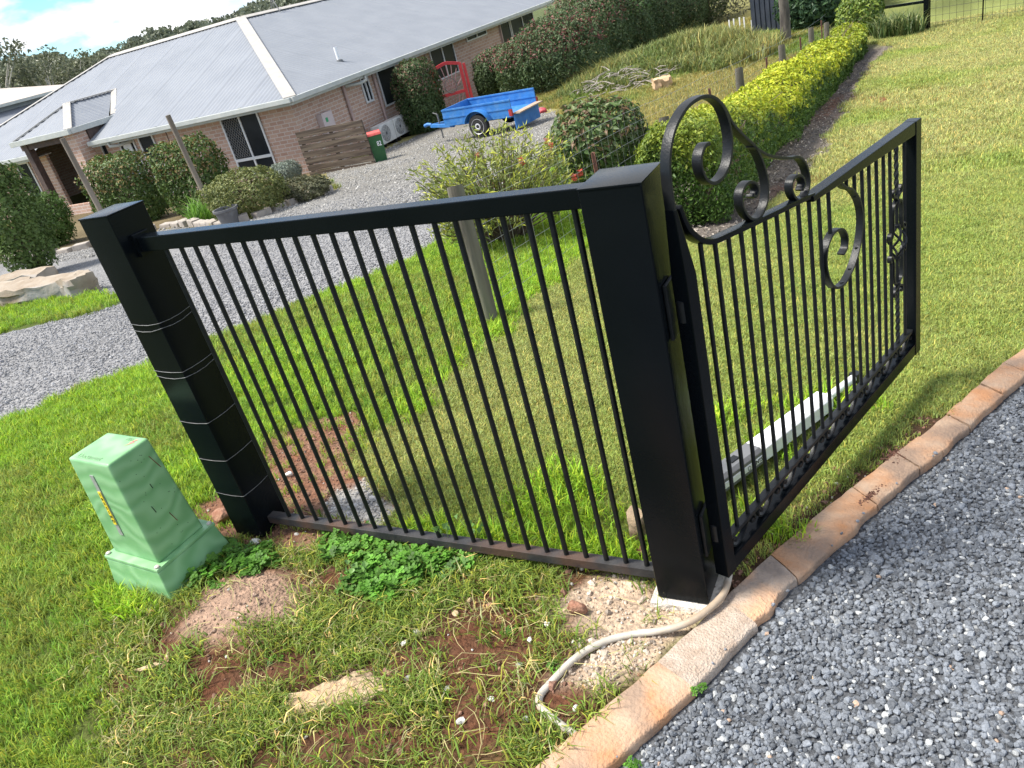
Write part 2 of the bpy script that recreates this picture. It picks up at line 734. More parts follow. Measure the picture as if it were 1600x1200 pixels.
def zones(x, y):
    z = {}
    z['own'] = inpoly(x, y, [((a[0]+b[0])/2, (a[1]+b[1])/2) for a, b in zip(KERB_OUT, KERB_IN)]+[(9, 6), (9, -6), (-1.6, -4)]).astype(float)
    z['drive'] = soft(NDRIVE, x, y, 0.08, 2.5, 0.14, 5)
    lx = LAWN_X(y)
    edge = (fbm(x, y, 5, 3, 2)-0.5)*0.3
    z['lawn'] = np.clip(0.5+(x-lx+edge*0.5)/0.12, 0, 1)*np.clip(0.5+(y-0.16+edge*0.4)/0.12, 0, 1)
    z['slab'] = soft(SLABP, x, y, 0.05, 9, 0.03, 66)
    z['mulch'] = soft(MULCH, x, y, 0.12, 4, 0.12, 8)
    z['pale'] = soft(PALE, x, y, 0.05, 9, 0.05, 12)
    z['soilin'] = np.maximum(soft(SOIL_IN, x, y, 0.08, 9, 0.09, 15), soft(SOIL_POST, x, y, 0.05, 9, 0.05, 16))
    z['grey'] = soft(GREYP, x, y, 0.05, 14, 0.05, 18)
    z['mound'] = soft(MOUND, x, y, 0.08, 10, 0.05, 21)
    wd = soft(WEEDY, x, y, 0.25, 4, 0.15, 24)
    n = fbm(x, y, 5.5, 4, 31)
    z['weedy'] = wd
    z['weedsoil'] = wd*np.clip((n-0.41)*7+1.3*soft(SOIL_A, x, y, .12, 7, .1, 17)+1.0*soft(SOIL_B, x, y, .12, 7, .1, 18), 0, 1)
    kd = segdist(x, y, KERB_OUT)
    z['kerbsoil'] = np.clip(1.3-kd/(0.10+0.12*fbm(x, y, 7, 3, 40)), 0, 1)*(y > 0.05)*(y < 1.15)
    z['bed'] = soft(BEDS, x, y, 0.2, 2, 0.15, 44)*(1-z['drive'])
    z['paddock'] = np.clip((LAWN_X(y)-0.15-x)/0.3, 0, 1)*np.clip((y-7.0)/2.0, 0, 1)
    # bald patches of the long lawn, red earth showing by the mulch
    pt = np.array([at(1290, 290)[:2], at(1390, 150)[:2], at(1440, 155)[:2], at(1410, 135)[:2]])
    bald = np.zeros_like(np.asarray(x, float))
    for (px_, py_), r in zip(pt, (0.5, 1.2, 1.0, 1.1)):
        bald = np.maximum(bald, np.clip(1.2-np.hypot((x-px_)/r, (y-py_)/(r*1.6)), 0, 1))
    z['bald'] = bald*np.clip((fbm(x, y, 3.5, 4, 50)-0.42)*6, 0, 1)
    return z


def relief(x, y):
    """small bumps of the soil near the fence"""
    near = np.clip(1.5-np.hypot(x+0.6, y)/6, 0, 1)
    r = (fbm(x, y, 7, 4, 60)-0.5)*0.035*near
    d = np.hypot((x-MOUND_C[0])/0.24, (y-MOUND_C[1])/0.16)
    r = r+0.055*np.exp(-d*d*1.2)
    return r


C3 = lambda *c: np.array(c, float)
G_LAWN, G_VERGE, G_SOIL, G_BROWN = C3(.20, .225, .07), C3(.070, .095, .022), C3(.130, .050, .027), C3(.080, .048, .030)
G_PALE, G_GREY, G_MOUND, G_MULCH, G_PAD = C3(.46, .35, .26), C3(.42, .40, .37), C3(.34, .23, .17), C3(.155, .135, .12), C3(.24, .22, .085)


def ground_colour(x, y, z):
    n = fbm(x, y, 3, 4, 70)[:, None]
    n2 = fbm(x, y, 22, 3, 75)[:, None]
    w = lambda k: z[k][:, None]
    c = G_VERGE*(0.7+0.6*n)
    c = c*(1-w('lawn'))+G_LAWN*(0.7+0.6*n)*w('lawn')
    c = c*(1-w('paddock'))+G_PAD*(0.7+0.6*n)*w('paddock')
    fr_ = np.clip((np.hypot(x, y)-30)/25, 0, 1)[:, None]
    c = c*(1-fr_)+C3(.085, .105, .045)*(0.7+0.6*n)*fr_
    wd = w('weedy')
    c = c*(1-wd)+(G_BROWN*1.1*(0.6+0.8*n))*wd
    s = w('weedsoil')
    c = c*(1-s)+(G_SOIL*(1-n2)+G_BROWN*n2)*s
    s = w('soilin')
    c = c*(1-s)+(G_SOIL*1.25*(1-n2*0.6)+G_PALE*0.35*n2)*s
    s = w('kerbsoil')
    c = c*(1-s)+(G_BROWN*0.9*(0.6+0.8*n2))*s
    s = w('pale')
    c = c*(1-s)+(G_PALE*(0.55+0.8*n2)*(0.7+0.6*n))*s
    s = w('grey')
    c = c*(1-s)+G_GREY*(0.6+0.7*n2)*s
    s = w('mound')
    c = c*(1-s)+G_MOUND*(0.6+0.7*n2)*s
    s = w('mulch')
    c = c*(1-s)+G_MULCH*(0.5+0.9*n2)*s
    s = w('bald')
    c = c*(1-s)+G_SOIL*1.35*(0.8+0.4*n2)*s
    s = w('bed')
    c = c*(1-s)+C3(.15, .12, .07)*(0.6+0.8*n2)*s
    return c


def axis_lines(a0, a1, d, lo, hi, g=1.13):
    c = list(np.arange(a0, a1+1e-6, d))
    s, x = d, a0
    left = []
    while x > lo:
        s = s*g
        x -= s
        left.append(x)
    s, x = d, a1
    right = []
    while x < hi:
        s = s*g
        x += s
        right.append(x)
    return np.array(left[::-1]+c+right)


gx = axis_lines(-2.9, 1.3, 0.035, -1500, 1500)
gy = axis_lines(-1.1, 2.6, 0.035, -1500, 1500, 1.10)
X, Y = np.meshgrid(gx, gy)
xf, yf = X.ravel(), Y.ravel()
zn = zones(xf, yf)
zf = H(xf, yf)+relief(xf, yf)*(1-zn['own'])-0.075*zn['own']-0.03*(zn['drive'] > 0.5)
# far away the land drops a little below the skyline hills
nx_, ny_ = len(gx), len(gy)
ii = (np.arange(ny_-1)[:, None]*nx_+np.arange(nx_-1)[None, :]).ravel()
quads = np.stack([ii, ii+1, ii+nx_+1, ii+nx_], 1)
GROUND = pm('earth_and_turf', (0.72, 0.72, 0.72), (1.22, 1.2, 1.15), scale=55, rough=0.95, bump=0.9, bscale=70, spec=0.1, attr='Col')
me = np_mesh('ground', np.stack([xf, yf, zf], 1), quads, None, ground_colour(xf, yf, zn), GROUND)
smooth(me)
ground = tag(mobj('ground', me), 'sloping ground of lawn, verge, red soil and paddock', None, None, 'structure')

# neighbour's gravel driveway: a sheet of its own over the dip in the land
dx_ = np.unique(np.concatenate([np.arange(-9, -3, 0.07), np.arange(-34, -9, 0.22), np.arange(-3, -2, .2)]))
dy_ = np.unique(np.concatenate([np.arange(-0.5, 7.5, 0.07), np.arange(7.5, 21.5, 0.2), np.arange(-5, -0.5, .25)]))
X, Y = np.meshgrid(dx_, dy_)
xf, yf = X.ravel(), Y.ravel()
dm = soft(NDRIVE, xf, yf, 0.08, 2.5, 0.14, 5)
nX, nY = len(dx_), len(dy_)
ii = (np.arange(nY-1)[:, None]*nX+np.arange(nX-1)[None, :]).ravel()
quads = np.stack([ii, ii+1, ii+nX+1, ii+nX], 1)
quads = quads[(dm[quads] > 0.5).sum(1) >= 3]
used = np.unique(quads)
remap = np.full(len(xf), -1)
remap[used] = np.arange(len(used))
xd, yd = xf[used], yf[used]
zd = H(xd, yd)+0.012*(fbm(xd, yd, 1.5, 3, 80)-0.5)-0.008
tr = fbm(xd*0.6+yd*0.5, yd*0.25, 1.6, 3, 85)
nn = fbm(xd, yd, 0.9, 4, 88)
warm = np.clip((yd-6)/6, 0, 1)[:, None]
cd = (C3(.205, .205, .212)*(1-warm)+C3(.18, .172, .158)*warm)*(0.7+0.4*tr[:, None]+0.2*nn[:, None])
me = np_mesh('gravel_driveway', np.stack([xd, yd, zd], 1), remap[quads], None, cd, None)
mdrv = pm('crushed_rock', (0.5, 0.5, 0.5), (1.6, 1.58, 1.52), scale=42, rough=0.95, bump=1.0, bscale=38, spec=0.1, attr='Col', lo=0.36, hi=0.66, detail=3)
me.materials.append(mdrv)
smooth(me)
tag(mobj('gravel_driveway', me), 'grey crushed rock driveway curving down to the brick house', None, None, 'structure')

# own driveway under the bluestone gravel
xs = np.unique(np.concatenate([np.arange(-1.6, 2.6, 0.06), np.arange(2.6, 9, 0.4)]))
ys = np.unique(np.concatenate([np.arange(-1.8, 3.4, 0.06), np.arange(-6, -1.8, 0.3), np.arange(3.4, 6, 0.3)]))
X, Y = np.meshgrid(xs, ys)
xf, yf = X.ravel(), Y.ravel()
m_ = inpoly(xf, yf, OWN_DRIVE)
nX = len(xs)
ii = (np.arange(len(ys)-1)[:, None]*nX+np.arange(nX-1)[None, :]).ravel()
quads = np.stack([ii, ii+1, ii+nX+1, ii+nX], 1)
quads = quads[m_[quads].sum(1) >= 1]
used = np.unique(quads)
remap = np.full(len(xf), -1)
remap[used] = np.arange(len(used))


def own_z(x, y):
    return H(x, y)-0.009+0.016*(fbm(x, y, 2.2, 3, 95)-0.5)


xd, yd = xf[used], yf[used]
me = np_mesh('bluestone_driveway', np.stack([xd, yd, own_z(xd, yd)], 1), remap[quads], None, np.ones((len(xd), 3)), pm('gravel_bed', (.05, .054, .06), (.12, .125, .135), scale=90, rough=0.95, bump=1.0, bscale=60, spec=0.1))
smooth(me)
own = tag(mobj('bluestone_driveway', me), 'driveway bed under loose blue grey gravel beside the kerb', None, None, 'structure')


# ---------------------------------------------------------------- stones
def stone_mesh(name, seed, mat, sub=2, rough_=0.25, flat=0.7):
    r = random.Random(seed)
    bm = bmesh.new()
    bmesh.ops.create_icosphere(bm, subdivisions=sub, radius=1.0)
    planes = []
    for k in range(12):
        n = Vector((r.gauss(0, 1), r.gauss(0, 1), r.gauss(0, 1))).normalized()
        planes.append((n, r.uniform(0.5, 0.85)))
    sx, sy, sz = r.uniform(0.85, 1.25), r.uniform(0.7, 1.0), r.uniform(flat-0.12, flat+0.12)
    for v in bm.verts:
        p = v.co.copy()
        for n, d in planes:
            e = p.dot(n)-d
            if e > 0:
                p -= n*e*0.95
        p *= 1+r.uniform(-rough_, rough_)*0.12
        v.co = Vector((p.x*sx, p.y*sy, p.z*sz))
    me = bpy.data.meshes.new(name)
    bm.to_mesh(me)
    bm.free()
    me.materials.append(mat)
    smooth(me, 24)
    return me


M_STONE = instmat('loose_stone', rough=0.75, bump=0.35, bscale=2.5, spec=0.35)
GRAVEL = proto_collection('gravel_piece', [stone_mesh('gravel_piece', 100+k, M_STONE) for k in range(9)])
PEB = proto_collection('pebble_piece', [stone_mesh('pebble_piece', 140+k, M_STONE, 1) for k in range(6)])

# bluestone gravel, two loose layers
n0 = 340000
gxp, gyp = rng.uniform(-0.9, 3.4, n0), rng.uniform(-1.6, 3.4, n0)
ok = inpoly(gxp, gyp, OWN_DRIVE)
kd = segdist(gxp, gyp, KERB_IN)
ok &= kd > 0.006
pos = np.stack([gxp, gyp, own_z(gxp, gyp)], 1)
ok &= inview(pos, 120, 150)
dcam = np.hypot(gxp-CAM[0], gyp-CAM[1])
ok &= rng.random(n0) < np.clip(1.5-dcam*0.12, 0.55, 1)
pos, kd = pos[ok], kd[ok]
n = len(pos)
layer = rng.random(n)
pos[:, 2] += np.where(layer < 0.6, 0.001, 0.0055)*rng.uniform(0.4, 1.3, n)
pos[:, 2] -= np.clip(0.03-kd, 0, 0.03)*0.3
size = rng.lognormal(np.log(0.0068), 0.30, n)
g = rng.random((n, 1))
tint = C3(.150, .163, .182)*(0.55+0.9*g)
pale_ = rng.random(n) < 0.06
tint[pale_] = C3(.38, .39, .39)*(0.7+0.5*rng.random((pale_.sum(), 1)))
warm_ = rng.random(n) < 0.002
tint[warm_] = C3(.42, .30, .22)
rot = rng.uniform(0, 2*PI, (n, 3))
rot[:, :2] = rng.normal(0, 0.5, (n, 2))
scatter('bluestone_gravel', GRAVEL, pos, rot, size[:, None]*rng.uniform(0.8, 1.25, (n, 3)), tint, 'loose blue grey gravel covering the driveway right of the kerb', 'gravel')

# coarse grey stones of the neighbour's driveway where they can be told apart
n0 = 90000
gxp, gyp = rng.uniform(-9.5, -3.3, n0), rng.uniform(-0.5, 9, n0)
ok = soft(NDRIVE, gxp, gyp, 0.08, 2.5, 0.14, 5) > 0.45
pos = np.stack([gxp, gyp, H(gxp, gyp)-0.004], 1)
ok &= inview(pos, 60, 60)
dcam = np.hypot(gxp-CAM[0], gyp-CAM[1])
ok &= rng.random(n0) < np.clip(1.4-dcam*0.09, 0.15, 1)
pos = pos[ok]
n = len(pos)
size = rng.lognormal(np.log(0.0095), 0.35, n)
tint = C3(.26, .26, .265)*(0.65+0.7*rng.random((n, 1)))
rot = rng.uniform(0, 2*PI, (n, 3))
scatter('crushed_rock_stones', PEB, pos, rot, size, tint, 'loose crushed rock lying on the neighbouring grey driveway', 'gravel')

n0 = 60000
gxp, gyp = rng.uniform(-16, -3.3, n0), rng.uniform(7, 19, n0)
ok = soft(NDRIVE, gxp, gyp, 0.08, 2.5, 0.14, 5) > 0.5
pos = np.stack([gxp, gyp, H(gxp, gyp)-0.006], 1)
ok &= inview(pos, 60, 60)
ok &= rng.random(n0) < 0.35+0.65*np.clip((fbm(gxp, gyp, .8, 3, 333)-.45)*5, 0, 1)
pos = pos[ok]
n = len(pos)
scatter('coarse_rock_stones', PEB, pos, rng.uniform(0, 2*PI, (n, 3)), rng.lognormal(np.log(0.016), 0.4, n), C3(.30, .29, .27)*(0.6+0.8*rng.random((n, 1))), 'loose pale stones on the driveway before the trailer', 'gravel')

# pebbles and crumbs on bare soil
n0 = 60000
gxp, gyp = rng.uniform(-2.5, 0.9, n0), rng.uniform(-0.9, 1.3, n0)
zz = zones(gxp, gyp)
pr = (0.25+0.7*(gyp < -.16))*zz['pale']+0.75*zz['grey']+0.65*zz['mound']+0.22*zz['soilin']+0.055*zz['weedsoil']+0.25*zz['kerbsoil']
ok = (rng.random(n0) < pr) & (zz['own'] < 0.5) & (segdist(gxp, gyp, KERB_OUT) > 0.01)
gxp, gyp = gxp[ok], gyp[ok]
zz = {k: v[ok] for k, v in zz.items()}
n = len(gxp)
pos = np.stack([gxp, gyp, H(gxp, gyp)+relief(gxp, gyp)+0.002], 1)
size = rng.lognormal(np.log(0.0048), 0.5, n)
base = np.where((zz['pale'] > 0.5)[:, None], C3(.52, .43, .34), np.where((zz['grey'] > 0.5)[:, None], C3(.48, .46, .43), np.where((zz['mound'] > 0.5)[:, None], C3(.34, .235, .175), C3(.26, .14, .095))))
tint = base*(0.55+0.75*rng.random((n, 1)))
wh = rng.random(n) < 0.06
tint[wh] = C3(.6, .57, .52)
size[zz['mound'] > 0.5] *= 0.5
size[(zz['weedsoil'] > 0.4) & (rng.random(n) < 0.2)] *= 1.8
rot = rng.uniform(0, 2*PI, (n, 3))
scatter('soil_pebbles', PEB, pos, rot, size, tint, 'small pebbles and concrete crumbs scattered over bare soil', 'pebbles')

# ---------------------------------------------------------------- kerb of cast slabs
kerb = empty('kerb', (0, 0, 0))
tag(kerb, 'orange stained concrete edging strip between lawn and blue gravel', None, None, 'structure')
M_KERB = pm('stained_kerb_concrete', (.44, .225, .115), (.45, .32, .225), scale=9, rough=0.92, bump=0.45, bscale=90, spec=0.12, c3=(.29, .205, .15), s3=5.5)
M_KERBG = pm('grey_kerb_concrete', (.27, .215, .175), (.42, .33, .26), scale=14, rough=0.92, bump=0.5, bscale=90, spec=0.15, c3=(.55, .33, .20), s3=5)
M_KERBP = pm('patched_kerb_mortar', (.37, .285, .22), (.47, .39, .32), scale=30, rough=0.95, bump=0.6, bscale=150, spec=0.1)
ko, ki = catmull(KERB_OUT, 8), catmull(KERB_IN, 8)
cum = [0]
for a, b in zip(ko[:-1], ko[1:]):
    cum.append(cum[-1]+math.hypot(b[0]-a[0], b[1]-a[1]))


def kerb_pt(s):
    s = min(max(s, 0), cum[-1]-1e-6)
    i = int(np.searchsorted(cum, s, side='right'))-1
    t = (s-cum[i])/(cum[i+1]-cum[i])
    L2 = lambda p: (p[i][0]*(1-t)+p[i+1][0]*t, p[i][1]*(1-t)+p[i+1][1]*t)
    return L2(ko), L2(ki)


def s_of(px):
    q = at(*px)
    return min(np.linspace(0, cum[-1], 1500), key=lambda s: (kerb_pt(s)[0][0]-q[0])**2+(kerb_pt(s)[0][1]-q[1])**2)


joints = [0.0, s_of((1032, 1045)), s_of((1128, 942)), s_of((1205, 877)), s_of((1330, 770)), s_of((1384, 713)), s_of((1432, 690)), s_of((1480, 655)), s_of((1528, 608)), s_of((1565, 575))]
while joints[-1] < cum[-1]-0.3:
    joints.append(joints[-1]+0.28)
rk = random.Random(5)
for k in range(len(joints)-1):
    s0, s1 = joints[k], joints[k+1]
    gap = 0.0 if k in (0, 1, 2) else 0.0035
    nseg = max(3, int((s1-s0)/0.03))
    mb = MB()
    dz = rk.uniform(-0.004, 0.004)
    n0_ = len(mb.v)
    for j in range(nseg+1):
        s = s0+gap+(s1-s0-gap-(0.0035 if k >= 3 else 0.0))*j/nseg
        (ax, ay), (bx, by) = kerb_pt(s)
        zz_ = hz((ax+bx)/2, (ay+by)/2)+0.022+dz
        wob = ((vnoise(s*9, 3.3+k, 7)-0.5)*0.012+(vnoise(s*30, 1.3, 9)-0.5)*0.008)*(2.2 if k >= 3 else 1)
        if k == 2:
            wob += -0.012+(vnoise(s*40, 5.3, 3)-0.5)*0.03
        prof = [(0, -0.14), (0, -0.006), (0.02, -0.001), (0.05, 0.0), (0.5, 0.001), (0.95, -0.001), (0.985, -0.005), (1.0, -0.013), (1.0, -0.14)]
        for t, h in prof:
            tt = t+(wob/0.2 if t > 0.9 else (vnoise(s*22, 8.1, 4)-.5)*.06 if t < .1 else 0)
            mb.v.append((ax+(bx-ax)*tt, ay+(by-ay)*tt, zz_+h+(vnoise(s*14, t*4, 21)-0.5)*0.003))
    m9 = 9
    for j in range(nseg):
        for q in range(m9-1):
            a = n0_+j*m9+q
            mb.f.append((a, a+1, a+m9+1, a+m9))
    mb.f.append(tuple(n0_+q for q in range(m9)))
    mb.f.append(tuple(n0_+nseg*m9+q for q in reversed(range(m9))))
    mb.build('kerb_slab', M_KERBP if k == 1 else (M_KERBG if k == 2 else M_KERB), kerb, sm=50)

# spilled earth and stray gravel on the kerb
sx_, sy_ = [], []
for (u, v, rx, ry, k) in ((1405, 718, 0.030, 0.014, 900), (1358, 785, 0.032, 0.006, 260)):
    q = at(u, v)
    e1, e2 = rng.normal(0, rx, k), rng.normal(0, ry, k)
    sx_ += list(q[0]+math.cos(1.1)*e1-math.sin(1.1)*e2)
    sy_ += list(q[1]+math.sin(1.1)*e1+math.cos(1.1)*e2)
sx_, sy_ = np.array(sx_), np.array(sy_)
n = len(sx_)
scatter('soil_spill', PEB, np.stack([sx_, sy_, H(sx_, sy_)+0.0235], 1), rng.uniform(0, 6.28, (n, 3)), rng.lognormal(np.log(.0026), .4, n), C3(.13, .06, .04)*(.5+rng.random((n, 1))), 'dark red soil spilled on the kerb slabs', 'soil')
n = 16
tt = rng.uniform(.3, 2.6, n)
kp = [kerb_pt(float(s_)) for s_ in tt]
w_ = 1-np.abs(rng.normal(0, .06, n))
sx_ = np.array([a[0]*(1-w)+b[0]*w for (a, b), w in zip(kp, w_)])
sy_ = np.array([a[1]*(1-w)+b[1]*w for (a, b), w in zip(kp, w_)])
scatter('stray_gravel', GRAVEL, np.stack([sx_, sy_, H(sx_, sy_)+0.026], 1), rng.uniform(0, 6.28, (n, 3)), rng.uniform(.004, .0085, n), C3(.2, .21, .23)*(.6+.8*rng.random((n, 1))), 'a few stray gravel stones lying on the kerb', 'gravel')


# ---------------------------------------------------------------- grass
def tuft_mesh(name, seed, nb, rad, hgt, wid, lean, mat, drop=0.0, dryf=0.16):
    r = random.Random(seed)
    v, q, t, c = [], [], [], []
    for k in range(nb):
        a = r.uniform(0, 2*PI)
        d = rad*math.sqrt(r.random())
        x, y = d*math.cos(a), d*math.sin(a)
        h = hgt*r.uniform(0.45, 1.15)
        w = wid*r.uniform(0.6, 1.2)
        la = r.uniform(0, 2*PI)
        ll = lean*h*r.uniform(0.2, 1.3)
        lx, ly = math.cos(la)*ll, math.sin(la)*ll
        sa = la+PI/2+r.uniform(-0.6, 0.6)
        sx, sy = math.cos(sa)*w/2, math.sin(sa)*w/2
        b = len(v)
        z1, z2 = h*0.6, h*(1-drop*r.random())
        v += [(x-sx, y-sy, -0.006), (x+sx, y+sy, -0.006), (x+lx*0.35+sx*.8, y+ly*0.35+sy*.8, z1), (x+lx*0.35-sx*.8, y+ly*0.35-sy*.8, z1), (x+lx, y+ly, z2)]
        q.append((b, b+1, b+2, b+3))
        t.append((b+3, b+2, b+4))
        dry = r.random() < dryf
        f = r.uniform(0.55, 1.4)
        cc = (1.7*f, 1.25*f, 1.0*f) if dry else (f*r.uniform(.85, 1.15), f, f*r.uniform(.7, 1.1))
        c += [cc]*5
    return np_mesh(name, v, q, t, np.array(c), mat)


M_GRASS = leafmat('grass_blade', 0.38, 0.55, inst=True, attr='tint')
TUFT_LAWN = proto_collection('lawn_tuft', [tuft_mesh('lawn_tuft', 200+k, 34, 0.036, 0.026, 0.0036, 0.8, M_GRASS, 0.3, 0.07) for k in range(6)])
TUFT_LONG = proto_collection('long_tuft', [tuft_mesh('long_tuft', 230+k, 26, 0.04, 0.06, 0.0048, 0.75, M_GRASS, 0.35) for k in range(6)])
TUFT_WEED = proto_collection('weedy_tuft', [tuft_mesh('weedy_tuft', 260+k, 20, 0.045, 0.046, 0.0044, 1.4, M_GRASS, 0.6) for k in range(6)])


def grass(name, coll, bounds, n0, dens, tintf, sclf, label):
    x0, x1, y0, y1 = bounds
    x, y = rng.uniform(x0, x1, n0), rng.uniform(y0, y1, n0)
    zz = zones(x, y)
    dc = np.hypot(x-CAM[0], y-CAM[1])
    ok = (rng.random(n0) < dens(x, y, zz, dc)) & (zz['own'] < 0.5) & (segdist(x, y, KERB_OUT) > 0.008)
    ok &= ~inpoly(x, y, KERB_OUT+KERB_IN[::-1])
    pos = np.stack([x, y, H(x, y)+relief(x, y)], 1)
    ok &= inview(pos)
    pos, x, y, dc = pos[ok], x[ok], y[ok], dc[ok]
    zz = {k: v[ok] for k, v in zz.items()}
    n = len(pos)
    rot = np.zeros((n, 3))
    rot[:, 2] = rng.uniform(0, 2*PI, n)
    rot[:, :2] = rng.normal(0, 0.08, (n, 2))
    s = sclf(x, y, zz, dc)*rng.uniform(0.75, 1.3, n)
    return scatter(name, coll, pos, rot, s, tintf(x, y, zz, n), label, 'grass')


T_LAWN, T_DRY, T_VERGE, T_DEEP, T_WEED = C3(.335, .410, .105), C3(.53, .485, .235), C3(.270, .445, .036), C3(.140, .250, .034), C3(.215, .285, .052)
bare = lambda z: np.clip(1-z['soilin']*0.93-z['pale']-z['grey']-z['mound']-z['mulch']-z['drive']-z['bed']-z['slab'], 0, 1)


def lawn_tint(x, y, z, n):
    a = np.clip((fbm(x, y, 0.8, 4, 110)-0.38)*3.2+np.clip((y-3)/9, 0, .35), 0, 1)[:, None]
    b = np.clip((fbm(x, y, 3.5, 3, 115)-0.5)*3, 0, 1)[:, None]
    dr = 0.34+0.26*np.clip((y-2.5)/5, 0, 1)[:, None]
    c = T_LAWN*(1-a*dr)+T_DRY*a*dr
    c = c*(1-0.25*b)+T_DEEP*1.3*0.25*b
    return c*(0.8+0.4*rng.random((n, 1)))


def verge_tint(x, y, z, n):
    a = np.clip((fbm(x, y, 1.6, 4, 120)-0.42)*4, 0, 1)[:, None]
    c = T_VERGE*(1-a)+T_WEED*1.15*a
    d = (rng.random((n, 1)) < 0.25)
    c = np.where(d, T_DEEP*1.5, c)
    return c*(0.75+0.5*rng.random((n, 1)))


def weed_tint(x, y, z, n):
    a = rng.random((n, 1))
    c = T_WEED*(1-a*0.6)+T_DEEP*a*0.6
    d = rng.random((n, 1)) < 0.10
    c = np.where(d, T_DRY*0.9, c)
    return c*(0.75+0.5*rng.random((n, 1)))


grass('lawn_grass', TUFT_LAWN, (-1.9, 1.6, 0.0, 5.2), 56000,
      lambda x, y, z, d: z['lawn']*bare(z)*(1-0.75*z['kerbsoil'])*np.clip(1.25-d*0.05, 0.3, 1), lawn_tint,
      lambda x, y, z, d: 0.66+0.07*d, 'short mown lawn grass behind the fence and gate')
grass('far_lawn_grass', TUFT_LAWN, (-1.0, 6.5, 4.6, 20.5), 44000,
      lambda x, y, z, d: z['lawn']*bare(z)*(1-0.85*z['bald'])*np.clip((y-4.6)/0.8, 0, 1), lawn_tint,
      lambda x, y, z, d: 0.9+0.085*d, 'dry yellowish mown lawn stretching to the far gate')
grass('verge_grass', TUFT_LONG, (-6.0, -1.4, -1.7, 9.5), 62000,
      lambda x, y, z, d: (1-z['lawn'])*bare(z)*(1-z['weedy'])*np.clip(1.2-d*0.06, 0.25, 1)*np.clip(1-z['paddock'], 0.3, 1), verge_tint,
      lambda x, y, z, d: (0.50+0.075*d)*(0.6+0.7*fbm(x, y, 2.2, 3, 130)), 'bright green longer grass of the verge by the grey driveway')
grass('weedy_grass', TUFT_WEED, (-2.3, 0.3, -1.4, 0.25), 11500,
      lambda x, y, z, d: (z['weedy']*np.clip(1-0.88*z['weedsoil'], 0, 1)*(1-z['lawn']))*bare(z)*0.56+0.25*z['pale']*(fbm(x, y, 6, 3, 140) > 0.62), weed_tint,
      lambda x, y, z, d: 0.75+0.35*fbm(x, y, 4, 2, 150), 'straggly weedy grass over red soil in front of the fence')
grass('island_grass', TUFT_LONG, (-14, -7.2, -1.5, 6), 9000,
      lambda x, y, z, d: (1-z['drive'])*np.clip(1.1-d*0.02, .3, 1), verge_tint, lambda x, y, z, d: 1.1+0*x, 'bright grass strip around the sandstone blocks')
grass('paddock_grass', TUFT_LONG, (-12, -1.6, 7.5, 30), 26000,
      lambda x, y, z, d: np.clip((LAWN_X(y)-0.1-x)/0.2, 0, 1)*bare(z)*0.8,
      lambda x, y, z, n: (C3(.30, .29, .10)*(1-np.clip((fbm(x, y, .5, 3, 160)-.45)*5, 0, 1)[:, None])+C3(.16, .25, .05)*np.clip((fbm(x, y, .5, 3, 160)-.45)*5, 0, 1)[:, None])*(0.75+0.5*rng.random((n, 1))),
      lambda x, y, z, d: 1.0+0.05*d, 'dry paddock grass beyond the wire fence')
# long grass along the bottom rail, along the fence line and in lush clumps
n0 = 900
cx = [at(u, v)[:2] for u, v in ((880, 760), (905, 785), (830, 790), (900, 830), (840, 840), (1130, 660), (1215, 700), (1270, 640), (1330, 640), (780, 520), (860, 440), (1180, 830), (650, 640))]
px_, py_ = [], []
for c_ in cx:
    k = 26
    px_ += list(rng.normal(c_[0], 0.06, k))
    py_ += list(rng.normal(c_[1], 0.07, k))
for t_ in np.linspace(0.35, 0.97, 120):
    px_.append(-1.55+1.5*t_+rng.normal(0, .02))
    py_.append(0.12+abs(rng.normal(0, .05)))
for t_ in np.linspace(1.0, 3.9, 170):
    px_.append(float(LAWN_X(t_))-0.05+rng.normal(0, .05))
    py_.append(t_+rng.normal(0, .03))
for t_ in np.linspace(0, 1, 60):
    px_.append(-2.17+0.4*t_+rng.normal(0, .02))
    py_.append(-0.41-0.02*t_-abs(rng.normal(0, .02)))
px_, py_ = np.array(px_), np.array(py_)
ok = ~inpoly(px_, py_, [tuple(k) for k in PALE])
px_, py_ = px_[ok], py_[ok]
n = len(px_)
rot = np.zeros((n, 3))
rot[:, 2] = rng.uniform(0, 6.28, n)
scatter('grass_clumps', TUFT_LONG, np.stack([px_, py_, H(px_, py_)+relief(px_, py_)], 1), rot, rng.uniform(0.7, 1.35, n), (T_VERGE*1.1)*(0.7+0.6*rng.random((n, 1))), 'taller grass clumps growing along rails, posts and the lawn edge', 'grass')

# dry runners and straw over the weedy ground
mb = MB()
r_ = random.Random(77)
cnt = 0
while cnt < 210:
    x, y = r_.uniform(-2.2, 0.1), r_.uniform(-1.1, 0.0)
    if not bool(inpoly(np.array([x]), np.array([y]), WEEDY)[0]):
        continue
    cnt += 1
    a = r_.uniform(0, 2*PI)
    l = r_.uniform(0.05, 0.19)
    bend = r_.uniform(-0.9, 0.9)
    pts = []
    for k in range(5):
        t = k/4
        px1, py1 = x+math.cos(a+bend*t)*l*t, y+math.sin(a+bend*t)*l*t
        pts.append((px1, py1, hz(px1, py1)+float(relief(np.array([px1]), np.array([py1]))[0])+0.008+0.03*math.sin(t*PI)*r_.random()))
    mb.tube(pts, [0.0011, 0.0012, 0.0011, 0.0009, 0.0004], 4)
tag(mb.build('dry_straw', pm('dry_straw', (.52, .42, .20), (.36, .36, .13), scale=3, rough=0.8)), 'dry straw runners lying over the weedy red soil', 'straw', None, 'stuff')

